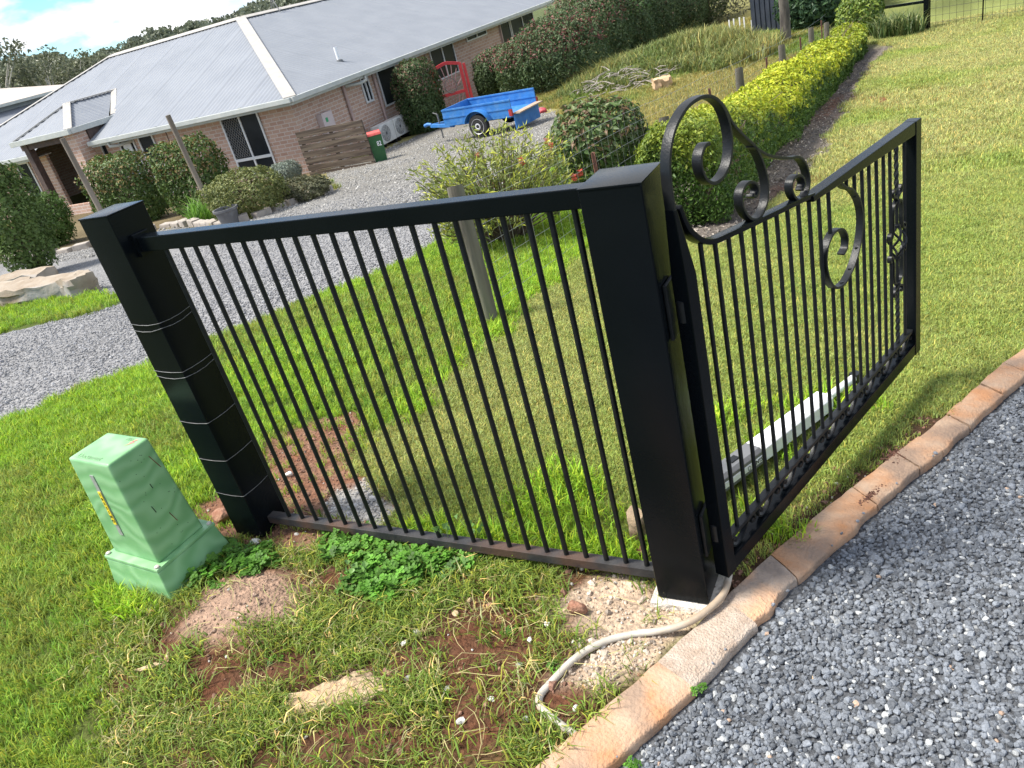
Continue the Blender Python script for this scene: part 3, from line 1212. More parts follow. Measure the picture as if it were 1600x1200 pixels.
# ================================================================== fence, posts, gate
M_BLACK = pm('satin_black_steel', (.0028, .0042, .0056), (.0045, .006, .0075), scale=3, rough=0.22, spec=0.12, bump=0.04, bscale=160)
M_BLACKBAR = pm('black_bar_paint', (.006, .0075, .009), (.012, .013, .014), scale=30, rough=0.42, spec=0.3, bump=0.10, bscale=220)
M_RUSTY = pm('black_rail_with_rust', (.022, .022, .024), (.045, .043, .042), scale=18, rough=0.55, spec=0.3, bump=0.15, bscale=120, c3=(.075, .045, .032), s3=6)
M_WIRE = pm('galvanised_wire', (.13, .13, .13), (.22, .22, .22), scale=40, rough=0.55, metallic=0.3)
M_CONC = pm('pale_concrete', (.50, .46, .40), (.66, .61, .54), scale=40, rough=0.95, bump=0.6, bscale=90)

PA = 0.15
fence = empty('fence_panel', (-0.81, 0.075, 0), label='black steel picket fence panel between the two square posts', cat='fence')


def rel(o, p):
    return (p[0]-o.location[0], p[1]-o.location[1], p[2]-o.location[2])


def rbox(o, lo, hi):
    return MB().box(rel(o, lo), rel(o, hi))


rbox(fence, (-1.628, 0.05, 1.190), (0.0, 0.098, 1.240)).build('top_rail', M_BLACK, fence, bevel=0.003)
rbox(fence, (-1.628, 0.055, 0.030), (0.0, 0.093, 0.062)).build('bottom_rail', M_RUSTY, fence, bevel=0.002)
bar_me = MB().tube([(0, 0, 0.060), (0, 0, 0.35), (0, 0, 0.63), (0, 0, 0.9), (0, 0, 1.192)], 0.0082, 10).mesh('bar', M_BLACKBAR, sm=60)
bz = [-1.523, -1.453, -1.381, -1.308, -1.236, -1.166, -1.094, -1.024, -0.953, -0.881, -0.810, -0.739, -0.667, -0.597, -0.527, -0.457, -0.388, -0.319, -0.250, -0.182, -0.117, -0.050]
for x in bz:
    b = mobj('bar', bar_me, fence, loc=rel(fence, (x, 0.075, 0)))
    b.rotation_euler = (random.gauss(0, .0015), random.gauss(0, .0015), random.random()*6)
# rail bracket at the far post
rbox(fence, (-1.632, 0.042, 1.176), (-1.612, 0.106, 1.252)).build('bracket', M_BLACK, fence, bevel=0.003)


def post(name, x0, z0, z1, label):
    r = empty(name, (x0+PA/2, PA/2, 0), label=label, cat='post', group='square gate posts')
    MB().box((-PA/2, -PA/2, z0), (PA/2, PA/2, z1-0.004)).build('shaft', M_BLACK, r, bevel=0.006, seg=3, sm=40)
    MB().box((-PA/2-0.0015, -PA/2-0.0015, z1-0.006), (PA/2+0.0015, PA/2+0.0015, z1)).build('cap', M_BLACK, r, bevel=0.0025, sm=40)
    return r


rp = post('gate_post', 0.0, 0.012, 1.252, 'tall square black post with gate hinges and pale concrete footing')
MB().box((-PA/2+.004, -PA/2+.004, -0.12), (PA/2-.004, PA/2-.004, 0.014)).build('footing', M_CONC, rp)
mb = MB()
vs = []
for k in range(26):
    a = 2*PI*k/26
    rr = 0.112+0.018*random.random()
    vs.append((max(-.095, min(.095, rr*math.cos(a)*1.3)), max(-.095, min(.095, rr*math.sin(a)*1.3)), 0.006+0.006*random.random()))
mb.add(vs+[(v[0]*1.1, v[1]*1.1, -0.05) for v in vs], [tuple(range(26))]+[(k, (k+1) % 26, 26+(k+1) % 26, 26+k) for k in range(26)])
mb.build('concrete_collar', M_CONC, rp)
lp = post('gate_post', -1.778, 0.0, 1.336, 'square black post bound with five pairs of wire ties')
# wires tied round the far post
for k, zc in enumerate((0.93, 0.74, 0.545, 0.375, 0.21, 0.075)):
    for d in ((0.0, 0.022) if k < 2 else (0.0,)) if k != 5 else ():
        h = PA/2+0.0022
        pts = []
        cor = [(-h, -h), (h, -h), (h, h), (-h, h)]
        tilt = random.uniform(-0.02, 0.02)
        sag = random.uniform(0.004, 0.012)
        for c in range(4):
            x1, y1 = cor[c]
            x2, y2 = cor[(c+1) % 4]
            for t in (0.02, 0.3, 0.6, 0.9, 0.98):
                px1, py1 = x1+(x2-x1)*t, y1+(y2-y1)*t
                pts.append((px1, py1, zc+d+tilt*px1*2-sag*math.sin(PI*t)))
        MB().tube(pts, 0.0010, 6, closed=True).build('wire_tie', M_WIRE, lp, sm=60)

# -------------------------------------------------- the open gate
GA = math.radians(72.013)
gate = empty('swing_gate', (0.19, 0.075, 0), GA, label='open black wrought iron gate with scrolls hung from the right post', cat='gate')
MB().add([(-.021, -.021, .08), (.021, -.021, .08), (.021, .021, .08), (-.021, .021, .08), (-.021, -.021, 1.0), (.021, -.021, 1.0), (.021, .021, 1.0), (-.021, .021, 1.0), (-.019, -.0125, 1.165), (-.007, -.0125, 1.165), (-.007, .0125, 1.165), (-.019, .0125, 1.165)],
         [(3, 2, 1, 0), (0, 1, 5, 4), (1, 2, 6, 5), (2, 3, 7, 6), (3, 0, 4, 7), (4, 5, 9, 8), (5, 6, 10, 9), (6, 7, 11, 10), (7, 4, 8, 11), (8, 9, 10, 11)]).build('hinge_stile', M_BLACK, gate, bevel=0.002)
MB().box((1.362, -0.021, 0.08), (1.409, 0.021, 0.966)).build('latch_stile', M_BLACK, gate, bevel=0.003)
MB().box((0.021, -0.019, 0.08), (1.362, 0.019, 0.127)).build('bottom_rail', M_BLACK, gate, bevel=0.003)
MB().box((0.021, -0.012, 0.178), (1.362, 0.012, 0.190)).build('scroll_rail', M_BLACKBAR, gate, bevel=0.002)
MB().hexa([(0.62, -0.019, 0.955), (1.362, -0.019, 0.922), (1.362, 0.019, 0.922), (0.62, 0.019, 0.955), (0.62, -0.019, 0.972), (1.362, -0.019, 0.966), (1.362, 0.019, 0.966), (0.62, 0.019, 0.972)]).build('top_rail', M_BLACK, gate, bevel=0.003)
curve = catmull([(0.005, 1.165), (0.022, 1.118), (0.045, 1.085), (0.080, 1.055), (0.125, 1.036), (0.20, 1.025), (0.33, 1.008), (0.46, 0.992), (0.58, 0.978), (0.64, 0.968)], 5)
MB().ribbon(curve, 0.014, 0.030).build('curved_rail', M_BLACK, gate, bevel=0.002, sm=40)
loop = catmull([(-0.013, 1.150), (-0.0135, 1.162), (-0.0135, 1.175), (-0.011, 1.245), (0.004, 1.295), (0.036, 1.335), (0.088, 1.362), (0.145, 1.367), (0.190, 1.355), (0.225, 1.327), (0.245, 1.282), (0.248, 1.233), (0.230, 1.192), (0.196, 1.170), (0.156, 1.168), (0.126, 1.187), (0.112, 1.218), (0.117, 1.246), (0.138, 1.262), (0.156, 1.261)], 5)
MB().ribbon(loop, 0.0085, 0.025).build('loop_scroll', M_BLACKBAR, gate, bevel=0.0015, sm=40)
s2 = catmull([(0.222, 1.335), (0.240, 1.312), (0.263, 1.275), (0.308, 1.232), (0.356, 1.190), (0.384, 1.142), (0.399, 1.087), (0.388, 1.042), (0.357, 1.017), (0.321, 1.016), (0.285, 1.042), (0.267, 1.080), (0.276, 1.108), (0.307, 1.118), (0.338, 1.106), (0.350, 1.084), (0.335, 1.072), (0.322, 1.080)], 5)
MB().ribbon(s2, 0.0075, 0.023).build('falling_scroll', M_BLACKBAR, gate, bevel=0.0015, sm=40)
s3 = catmull([(0.345, 1.198), (0.372, 1.178), (0.427, 1.146), (0.518, 1.112), (0.573, 1.097), (0.608, 1.066), (0.623, 1.022), (0.611, 0.990), (0.581, 0.978), (0.545, 0.990), (0.523, 1.018), (0.527, 1.045), (0.557, 1.052), (0.585, 1.038), (0.594, 1.016), (0.578, 1.004)], 5)
MB().ribbon(s3, 0.0075, 0.023).build('outer_scroll', M_BLACKBAR, gate, bevel=0.0015, sm=40)
s4 = catmull([(0.815, 0.945), (0.85, 0.918), (0.895, 0.895), (0.940, 0.845), (0.957, 0.783), (0.939, 0.716), (0.892, 0.658), (0.823, 0.623), (0.757, 0.631), (0.714, 0.676), (0.697, 0.737), (0.713, 0.786), (0.756, 0.811), (0.812, 0.801), (0.843, 0.766), (0.838, 0.732), (0.812, 0.719)], 5)
MB().ribbon(s4, 0.0075, 0.023).build('hanging_scroll', M_BLACKBAR, gate, bevel=0.0015, sm=40)


def gbar(s, z0, z1, name='bar'):
    MB().tube([(s, 0, z0), (s, 0, (z0+z1)/2), (s, 0, z1)], 0.0062, 8).build(name, M_BLACKBAR, gate, sm=60)


def rail_z(s):
    if s > 0.64:
        return 0.955-(s-0.62)/0.742*0.033+0.004
    for a, b in zip(curve[:-1], curve[1:]):
        if a[0] <= s <= b[0]:
            return a[1]+(b[1]-a[1])*(s-a[0])/(b[0]-a[0])
    return 1.0


gs = [0.082, 0.143, 0.204, 0.263, 0.323, 0.384, 0.445, 0.504, 0.566, 0.628, 0.687, 0.749, 0.810, 0.870, 0.925, 0.979, 1.031, 1.087, 1.142, 1.194, 1.246, 1.314]
for i, s in enumerate(gs):
    if i == 11:
        gbar(s, 0.805, rail_z(s))
        gbar(s, 0.19, 0.640)
    elif i == 12:
        gbar(s, 0.19, 0.628)
    elif i == 13:
        gbar(s, 0.19, 0.648)
        gbar(s, 0.905, rail_z(s))
    elif i == 14:
        gbar(s, 0.19, 0.698)
        gbar(s, 0.862, rail_z(s))
    elif i == 20:
        for z0, z1 in ((0.19, 0.425), (0.735, rail_z(s))):
            n = int((z1-z0)/0.006)
            MB().tube([(s, 0, z0+(z1-z0)*k/n) for k in range(n+1)], 0.0078, 4, twist=0.34).build('twisted_bar', M_BLACKBAR, gate)
        MB().tube([(s, 0, 0.425), (s, 0, 0.53)], 0.0062, 8).build('bar', M_BLACKBAR, gate, sm=60)
        MB().tube([(s, 0, 0.645), (s, 0, 0.735)], 0.0062, 8).build('bar', M_BLACKBAR, gate, sm=60)
        # basket of four twisted rods
        bk = MB()
        for q in range(4):
            bk.tube([(s+0.030*math.sin(PI*t)*math.cos(q*PI/2+3.4*t), 0.030*math.sin(PI*t)*math.sin(q*PI/2+3.4*t), 0.525+0.125*t) for t in np.linspace(0, 1, 13)], 0.0042, 6)
        bko = bk.build('basket', M_BLACKBAR, gate, sm=60)
        for z in (0.43, 0.53, 0.645, 0.73):
            MB().lathe([(0.006, -0.007), (0.0115, -0.005), (0.0115, 0.005), (0.006, 0.007)], 10, (s, 0, z)).build('collar', M_BLACKBAR, gate, sm=50)
        for sd in (-1, 1):
            for up in (-1, 1):
                # C scrolls flanking the basket, mirrored up and down
                zc = 0.585
                pth = catmull([(s+sd*0.010, zc+up*0.150), (s+sd*0.030, zc+up*0.140), (s+sd*0.038, zc+up*0.110), (s+sd*0.038, zc+up*0.070), (s+sd*0.046, zc+up*0.040), (s+sd*0.062, zc+up*0.030), (s+sd*0.066, zc+up*0.045), (s+sd*0.056, zc+up*0.052)], 4)
                MB().ribbon(pth, 0.006, 0.014).build('c_scroll', M_BLACKBAR, gate, sm=40)
                pth = catmull([(s, zc+up*0.15), (s+sd*0.012, zc+up*0.166), (s+sd*0.030, zc+up*0.172), (s+sd*0.038, zc+up*0.186), (s+sd*0.028, zc+up*0.196), (s+sd*0.020, zc+up*0.187)], 4)
                MB().ribbon(pth, 0.006, 0.014).build('leaf_curl', M_BLACKBAR, gate, sm=40)
    else:
        gbar(s, 0.188, rail_z(s))
# row of S scrolls between the two bottom rails
k = 0
s = 0.030
while s < 1.30:
    w = 0.150
    pth = catmull([(s+0.032, 0.158), (s+0.018, 0.163), (s+0.012, 0.149), (s+0.024, 0.136), (s+0.048, 0.134), (s+0.078, 0.148), (s+0.104, 0.170), (s+0.128, 0.174), (s+0.142, 0.162), (s+0.136, 0.149), (s+0.123, 0.152)], 4)
    MB().ribbon(pth, 0.006, 0.014).build('s_scroll', M_BLACKBAR, gate, sm=40)
    for cx_, cz_ in ((s+0.030, 0.156), (s+0.126, 0.155)):
        MB().lathe([(0.002, -0.009), (0.008, -0.007), (0.008, 0.007), (0.002, 0.009)], 8, (cx_, 0, cz_), 'Y').build('scroll_boss', M_BLACKBAR, gate, sm=50)
    s += w
# hinges, fixed to the right post
for zc in (0.925, 0.245):
    h = empty('hinge', (PA/2+0.003, -0.012, zc), parent=rp)
    h.scale = (1.35, 1.35, 1.3)
    mb = MB().box((-0.001, -0.028, -0.055), (0.006, 0.022, 0.055))
    hp_ = mb.build('hinge_plate', M_BLACKBAR, h, bevel=0.002)
    MB().lathe([(0.002, -0.032), (0.012, -0.030), (0.012, 0.012), (0.008, 0.014), (0.008, 0.034), (0.003, 0.037)], 12, (0.020, 0.004, 0)).build('hinge_pin', M_BLACKBAR, h, sm=50)
    MB().beam((0.012, 0.004, -0.012), (0.030, 0.006, -0.012), 0.012, 0.022).build('hinge_arm', M_BLACKBAR, h, bevel=0.002)
    h.name = 'hinge'

# -------------------------------------------------- gate opener arm lying in the grass
a0, a1 = np.array([0.045, 0.50]), np.array([0.40, 1.32])
adir = (a1-a0)/np.linalg.norm(a1-a0)
arm = empty('gate_opener_arm', (a0[0], a0[1], hz(*a0)+0.075), math.atan2(adir[1], adir[0]), label='white and grey linear gate opener arm lying behind the gate', cat='gate opener')
M_WHITE = pm('white_plastic', (.78, .79, .81), (.86, .86, .86), scale=6, rough=0.35)
M_DKG = pm('dark_grey_plastic', (.10, .105, .11), (.15, .15, .155), scale=8, rough=0.45)
Ltot = 0.93
sl = -0.055
arm.rotation_euler = (0, 0.075, math.atan2(adir[1], adir[0]))


def oct_prism(x0, x1, w, h, ch):
    pr = [(-w+ch, -h), (w-ch, -h), (w, -h+ch), (w, h-ch), (w-ch, h), (-w+ch, h), (-w, h-ch), (-w, -h+ch)]
    return MB().add([(x0, a, b) for a, b in pr]+[(x1, a, b) for a, b in pr], [tuple(range(8))[::-1], tuple(range(8, 16))]+[(k, (k+1) % 8, 8+(k+1) % 8, 8+k) for k in range(8)])


oct_prism(0.24, 0.70, 0.040, 0.037, 0.013).build('housing', M_WHITE, arm, bevel=0.003, sm=40)
oct_prism(0.0, 0.24, 0.0405, 0.0375, 0.013).build('motor_cover', M_DKG, arm, bevel=0.003, sm=40)
oct_prism(0.02, 0.243, 0.0425, 0.017, 0.006).build('side_strip', M_WHITE, arm, bevel=0.002, sm=40)
MB().tube([(0.70, 0, 0.004), (0.93, 0, 0.004)], 0.016, 12).build('ram_tube', M_WHITE, arm, sm=60)
MB().box((0.915, -0.018, -0.018), (0.955, 0.018, 0.022)).build('end_bracket', M_BLACKBAR, arm, bevel=0.003)
kl = MB().box((0.10, -0.013, 0.037), (0.145, 0.013, 0.041)).build('lock_cover', M_BLACKBAR, arm, bevel=0.002)
tx = text_mesh('lettering', 'ENTS', 0.021, M_BLACKBAR, arm, 0.0004, True)
tx.location = (0.208, -0.0432, 0.0)
tx.rotation_euler = (PI/2, 0, 0)
MB().tube([(0.155+0.008*math.cos(t), -0.043, 0.008*math.sin(t)) for t in np.linspace(0, 2*PI, 17)[:-1]], 0.001, 5, closed=True).build('round_mark', M_BLACKBAR, arm)

# -------------------------------------------------- conduit
pts = [at(u, v) for u, v in ((1139, 902), (1139, 925), (1122, 955), (1088, 984), (1040, 994), (985, 997), (940, 1010), (900, 1034), (862, 1072), (845, 1093), (848, 1112), (875, 1135), (905, 1153))]
P_ = [(p[0], p[1], hz(p[0], p[1])+0.012+(0.012 if i in (3, 4) else 0)+(0.03 if i in (0,) else 0)) for i, p in enumerate(pts)]
P_[2] = (P_[2][0]+.012, P_[2][1]+0.008, 0.040)
P_[1] = (P_[1][0]+.005, P_[1][1], 0.048)
P_[3] = (P_[3][0], P_[3][1], 0.034)
P_[-1] = (P_[-1][0], P_[-1][1], P_[-1][2]-0.012)
path = catmull(P_, 8)
M_COND = pm('dirty_white_conduit', (.40, .36, .30), (.55, .51, .44), scale=18, rough=0.6, c3=(.36, .28, .20), s3=9, bump=0.1, bscale=50)
mb = MB()
mb.tube(path, [0.0102+0.0005*(i % 2) for i in range(len(path))], 12)
tag(mb.build('conduit', M_COND, sm=60), 'dirty white flexible conduit curling from the right post over the soil', 'conduit')

# -------------------------------------------------- green service pillar
M_GREEN = pm('green_fibreglass_sheen_streaks', (.19, .40, .175), (.22, .45, .20), scale=4, rough=0.42, bump=0.0, lo=0.3, hi=0.7)
nt = M_GREEN.node_tree
bN = nt.nodes['Principled BSDF']
wv = nt.nodes.new('ShaderNodeTexWave')
wv.inputs['Scale'].default_value = 4.2
wv.inputs['Distortion'].default_value = 16
wv.inputs['Detail'].default_value = 2
wv.bands_direction = 'Z'
tcw = nt.nodes.new('ShaderNodeTexCoord')
nt.links.new(tcw.outputs['Object'], wv.inputs['Vector'])
bpw = nt.nodes.new('ShaderNodeBump')
bpw.inputs['Strength'].default_value = 0.06
bpw.inputs['Distance'].default_value = 0.02
nt.links.new(wv.outputs['Fac'], bpw.inputs['Height'])
nt.links.new(bpw.outputs['Normal'], bN.inputs['Normal'])
rmx = nt.nodes.new('ShaderNodeMix')
rmx.data_type = 'RGBA'
rmx.inputs['Factor'].default_value = 0.28
for l in list(bN.inputs['Base Color'].links):
    src = l.from_socket
    nt.links.remove(l)
    nt.links.new(src, rmx.inputs[6])
wr = nt.nodes.new('ShaderNodeValToRGB')  # bands in the colour stand in for rippled glossy reflections
wr.color_ramp.elements[0].color = (.10, .27, .11, 1)
wr.color_ramp.elements[1].color = (.40, .62, .38, 1)
nt.links.new(wv.outputs['Fac'], wr.inputs['Fac'])
nt.links.new(wr.outputs['Color'], rmx.inputs[7])
nt.links.new(rmx.outputs[2], bN.inputs['Base Color'])

pil = empty('service_pillar', (-1.925, -0.213, 0), math.radians(-3.5), label='green fibreglass electrical service pillar standing in the grass', cat='service pillar')


def frustum(z0, z1, a, b, c, d):
    return MB().hexa([(-a, -b, z0), (a, -b, z0), (a, b, z0), (-a, b, z0), (-c, -d, z1), (c, -d, z1), (c, d, z1), (-c, d, z1)])


frustum(-0.10, 0.118, 0.196, 0.166, 0.166, 0.138).build('base', M_GREEN, pil, bevel=0.008, seg=3, sm=40)
frustum(0.1185, 0.132, 0.169, 0.141, 0.168, 0.140).build('flange', M_GREEN, pil, bevel=0.005, seg=2, sm=40)
frustum(0.130, 0.560, 0.143, 0.108, 0.127, 0.086).build('cover', M_GREEN, pil, bevel=0.014, seg=4, sm=50)
M_BOLT = pm('grey_bolt', (.40, .37, .33), (.55, .50, .44), scale=60, rough=0.5)
for sx in (-1, 1):
    for sy in (-1, 1):
        MB().lathe([(0.010, 0), (0.010, 0.006), (0.006, 0.009)], 8, (sx*0.155, sy*0.126, 0.132)).build('bolt', M_BOLT, pil, sm=50)
# label holder on the road face: tilt follows the tapering cover
lab = empty('label_holder', (0.0, 0, 0), parent=pil)
tl = math.atan2(0.108-0.086, 0.43)


def face_pt(x, z, off):
    y = -(0.108+(0.086-0.108)*(z-0.130)/0.43)-off
    return (x, y, z)


M_AL = pm('aluminium_strip', (.42, .42, .43), (.55, .55, .56), scale=50, rough=0.4, metallic=0.5)
M_YEL = pm('yellow_label', (.78, .58, .03), (.85, .66, .05), scale=30, rough=0.5)
M_DKR = pm('dark_red_mark', (.14, .03, .02), (.22, .05, .03), scale=80, rough=0.8)
xl = -0.018
for nm, w0, z0, z1, off, mt in (('label_strip', 0.011, 0.235, 0.500, 0.001, M_AL), ('number_label', 0.0085, 0.285, 0.430, 0.0035, M_YEL)):
    p = [face_pt(xl-w0, z0, off), face_pt(xl+w0, z0, off), face_pt(xl+w0, z1, off), face_pt(xl-w0, z1, off)]
    q = [(a, b-0.002, c) for a, b, c in p]
    MB().hexa(p+q).build(nm, mt, pil)
bpy.data.objects.remove(lab)
for k, ch in enumerate('10551NO'):
    z = 0.418-k*0.0195
    t = text_mesh('numeral', ch, 0.0165, M_BLACKBAR, pil, 0.0003, True)
    t.location = face_pt(xl, z, 0.0062)
    t.rotation_euler = (PI/2-tl, 0, 0)
# red lightning mark and faint moulded word on the lid
mb = MB()
bolt = [(0.086, 0.066), (0.070, 0.045), (0.081, 0.044), (0.068, 0.022), (0.098, 0.050), (0.086, 0.051), (0.097, 0.066)]
mb.add([(x, y, 0.5612) for x, y in bolt], [tuple(range(7))])
mb.build('red_mark', pm('faded_red_print', (.55, .12, .10), (.62, .30, .25), scale=120, rough=0.7), pil)
M_LID = pm('moulded_grey_green', (.20, .36, .19), (.26, .42, .24), scale=60, rough=0.6)
t = text_mesh('lid_word', 'Document', 0.034, M_LID, pil, 0.0008)
t.location = (-0.018, -0.062, 0.5605)
t = text_mesh('lid_word', 'NRS', 0.022, M_LID, pil, 0.0008)
t.location = (0.052, 0.062, 0.5605)
for (y, z, l, dy) in ((0.055, 0.50, 0.062, 0.020), (0.008, 0.41, 0.02, 0.002), (-0.028, 0.335, 0.03, 0.005), (0.018, 0.27, 0.045, 0.012)):
    xs_ = lambda zz: 0.143+(0.127-0.143)*(zz-0.13)/0.43+0.0006
    MB().beam((xs_(z), y, z), (xs_(z-l), y+dy, z-l), 0.002, 0.003, up=(1, 0, 0)).build('scratch', M_DKR if l > .04 else M_BLACKBAR, pil)
r_ = random.Random(3)
for k in range(26):
    y, z = r_.uniform(-0.08, 0.08), r_.uniform(0.15, 0.55)
    x = 0.143+(0.127-0.143)*(z-0.13)/0.43
    MB().lathe([(0.0018, -0.0006), (0.0012, 0.0008)], 6, (x, y, z), 'X').build('speck', M_BLACKBAR, pil)


# -------------------------------------------------- rocks on the ground
def rock(name, seed, loc, s, mat, label, cat='rock', rz=0.0, group=None, sub=3):
    r = random.Random(seed)
    bm = bmesh.new()
    bmesh.ops.create_icosphere(bm, subdivisions=sub, radius=1.0)
    pl = [(Vector((r.gauss(0, 1), r.gauss(0, 1), r.gauss(0, 1))).normalized(), r.uniform(0.5, 0.85)) for _ in range(12)]
    for v in bm.verts:
        p = v.co.copy()
        for n_, d in pl:
            e = p.dot(n_)-d
            if e > 0:
                p -= n_*e*0.9
        f = 1+0.10*(vnoise(p.x*3+seed, p.y*3+p.z*2.1, seed)-0.5)
        v.co = Vector((p.x*s[0], p.y*s[1], p.z*s[2]))*float(f)
    me = bpy.data.meshes.new(name)
    bm.to_mesh(me)
    bm.free()
    me.materials.append(mat)
    smooth(me, 35)
    o = mobj(name, me, None, loc, rz)
    return tag(o, label, cat, group)


M_RROCK = pm('red_brown_rock', (.24, .10, .06), (.36, .20, .13), scale=25, rough=0.9, bump=0.6, bscale=60)
M_SAND = pm('pale_sandstone', (.40, .28, .165), (.50, .38, .25), scale=12, rough=0.95, bump=0.6, bscale=40, c3=(.24, .16, .10), s3=9)
M_WROCK = pm('white_quartz', (.62, .60, .56), (.75, .73, .69), scale=30, rough=0.8, bump=0.4, bscale=60)
M_GROCK = pm('grey_stone', (.25, .25, .25), (.42, .41, .40), scale=20, rough=0.9, bump=0.4, bscale=70)
gp = lambda u, v, dz=0.0: (lambda q: (q[0], q[1], hz(q[0], q[1])+dz))(at(u, v))
rock('rock', 1, gp(905, 957, 0.018), (.034, .026, .026), M_RROCK, 'rounded red brown rock on the pale rubble left of the right post')
rock('rock', 2, gp(352, 815, 0.03), (.055, .04, .035), M_RROCK, 'brown rock at the foot of the wire bound post')
rock('rock', 3, gp(402, 850, 0.012), (.028, .02, .014), M_WROCK, 'white angular stone beside the clover near the green pillar')
rock('rock', 4, gp(452, 745, 0.014), (.022, .018, .016), M_WROCK, 'white stone on red soil just behind the picket fence')
rock('rock', 5, gp(1003, 840, 0.06), (.05, .045, .085), M_SAND, 'cream upright rock behind the base of the right post', rz=.4)
rock('rock', 6, gp(1005, 870, 0.02), (.03, .03, .03), M_RROCK, 'small brown rock half hidden behind the right post')
for k, (u, v, s_) in enumerate(((653, 990, .013), (632, 1007, .012), (712, 960, .014), (720, 1128, .014), (828, 1002, .011), (812, 1041, .01), (700, 1080, .013), (770, 1095, .013), (735, 940, .012), (855, 977, .012), (605, 1053, .012), (638, 1063, .012), (822, 1126, .012), (900, 1110, .013), (620, 870, .014), (695, 848, .016))):
    rock('small_stone', 20+k, gp(u, v, 0.006), (s_*1.2, s_*0.9, s_*0.7), (M_WROCK, M_WROCK, M_SAND, M_WROCK, M_WROCK, M_GROCK)[k % 6], 'small pale stone scattered on the weedy soil before the fence', 'stone', k*1.3, 'small stones on the weedy soil', 2)
# sunken sandstone slab with rusty netting
sl_poly = [at(u, v)[:2] for u, v in ((435, 1098), (445, 1088), (480, 1082), (505, 1070), (530, 1066), (555, 1050), (580, 1045), (590, 1055), (600, 1062), (615, 1070), (610, 1085), (585, 1098), (570, 1108), (540, 1105), (515, 1112), (480, 1120), (455, 1115))]
mb = MB()
ccx, ccy = np.mean([p[0] for p in sl_poly]), np.mean([p[1] for p in sl_poly])
ns = len(sl_poly)
vs = [(p[0]-ccx, p[1]-ccy, 0.002) for p in sl_poly]+[((p[0]-ccx)*0.9, (p[1]-ccy)*0.9, 0.017+0.005*random.random()) for p in sl_poly]+[((p[0]-ccx)*0.5, (p[1]-ccy)*0.5, 0.019+0.006*random.random()) for p in sl_poly]+[(0, 0, 0.022)]
fs = []
for k in range(ns):
    j = (k+1) % ns
    fs += [(k, j, ns+j, ns+k), (ns+k, ns+j, 2*ns+j, 2*ns+k), (2*ns+k, 2*ns+j, 3*ns)]
slab = tag(mb.add(vs, fs).build('sandstone_slab', M_SAND, sm=30, loc=(ccx, ccy, hz(ccx, ccy)-.008)), 'flat pale sandstone slab sunk in grass under rusty netting', 'stone slab')
net = MB()
hexr = 0.016
for i in range(-5, 6):
    for j in range(-5, 6):
        cx_ = i*hexr*1.5
        cy_ = (j+(i % 2)*0.5)*hexr*1.732
        if math.hypot(cx_/0.085, cy_/0.06) > 1:
            continue
        for k in (0, 1, 2):
            a, b = PI/3*k, PI/3*(k+1)
            net.tube([(cx_+hexr*math.cos(a), cy_+hexr*math.sin(a), 0.027), (cx_+hexr*math.cos(b), cy_+hexr*math.sin(b), 0.027)], 0.0007, 4, caps=False)
q = gp(555, 1078)
tag(net.build('wire_netting', pm('rusty_netting', (.12, .07, .05), (.2, .13, .09), scale=60, rough=0.8), loc=q, rz=0.5), 'scrap of rusty hexagonal wire netting on the flat slab', 'netting')
# piece of bark and dead leaf
for (u, v, l_, rz_) in ((235, 1048, .10, 0.5), (262, 1035, .05, 1.9), (1272, 1062, .03, 2.0)):
    q = gp(u, v, 0.014)
    mb = MB()
    pts = [(-l_/2, 0), (-l_/4, l_*.09), (l_/4, l_*.10), (l_/2, 0.0), (l_/4, -l_*.08), (-l_/4, -l_*.09)]
    mb.add([(x, y, 0.004*math.sin(x*60)) for x, y in pts]+[(x, y, 0.005+0.004*math.sin(x*60)) for x, y in pts], [tuple(range(6))[::-1], tuple(range(6, 12))]+[(k, (k+1) % 6, 6+(k+1) % 6, 6+k) for k in range(6)])
    gravel_leaf = u > 1000
    tag(mb.build('bark_piece' if not gravel_leaf else 'dead_leaf', pm('dry_bark', (.42, .30, .18), (.55, .42, .27), scale=40, rough=.9, bump=.4), loc=(q[0], q[1], q[2]-(0.024 if gravel_leaf else 0)), rz=rz_), {235: 'long pale strip of bark on the grass below the green pillar', 262: 'short pale stick standing crosswise by the bark strip', 1272: 'brown dead leaf lying on the blue gravel'}[u], 'bark' if not gravel_leaf else 'leaf')


# -------------------------------------------------- clover and weeds
def clover_mesh(name, seed, mat):
    r = random.Random(seed)
    v, t, c = [], [], []
    for k in range(9):
        a = r.uniform(0, 2*PI)
        d = 0.04*math.sqrt(r.random())
        x, y, z = d*math.cos(a), d*math.sin(a), r.uniform(0.02, 0.05)
        col = np.array((1, 1, 1))*r.uniform(0.7, 1.35)
        for q in range(3):
            an = a+q*2*PI/3+r.uniform(-.2, .2)
            R_ = r.uniform(0.009, 0.013)
            b = len(v)
            ctr = (x+math.cos(an)*R_*0.9, y+math.sin(an)*R_*0.9, z+r.uniform(-.003, .004))
            v.append((x, y, z-0.002))
            m6 = 7
            for w in range(m6):
                aw = an+PI+0.5+(2*PI-1.0)*w/(m6-1)
                v.append((ctr[0]+math.cos(aw)*R_*.85, ctr[1]+math.sin(aw)*R_*.85, ctr[2]+r.uniform(-.0015, .0015)))
            c += [col]*(m6+1)
            t += [(b, b+w+1, b+w+2) for w in range(m6-1)]
        b = len(v)
        v += [(x-.0008, y, 0), (x+.0008, y, 0), (x, y, z)]
        t.append((b, b+1, b+2))
        c += [col*0.8]*3
    return np_mesh(name, v, None, t, np.array(c), mat)


CLOV = proto_collection('clover_sprig', [clover_mesh('clover_sprig', 300+k, M_GRASS) for k in range(5)])


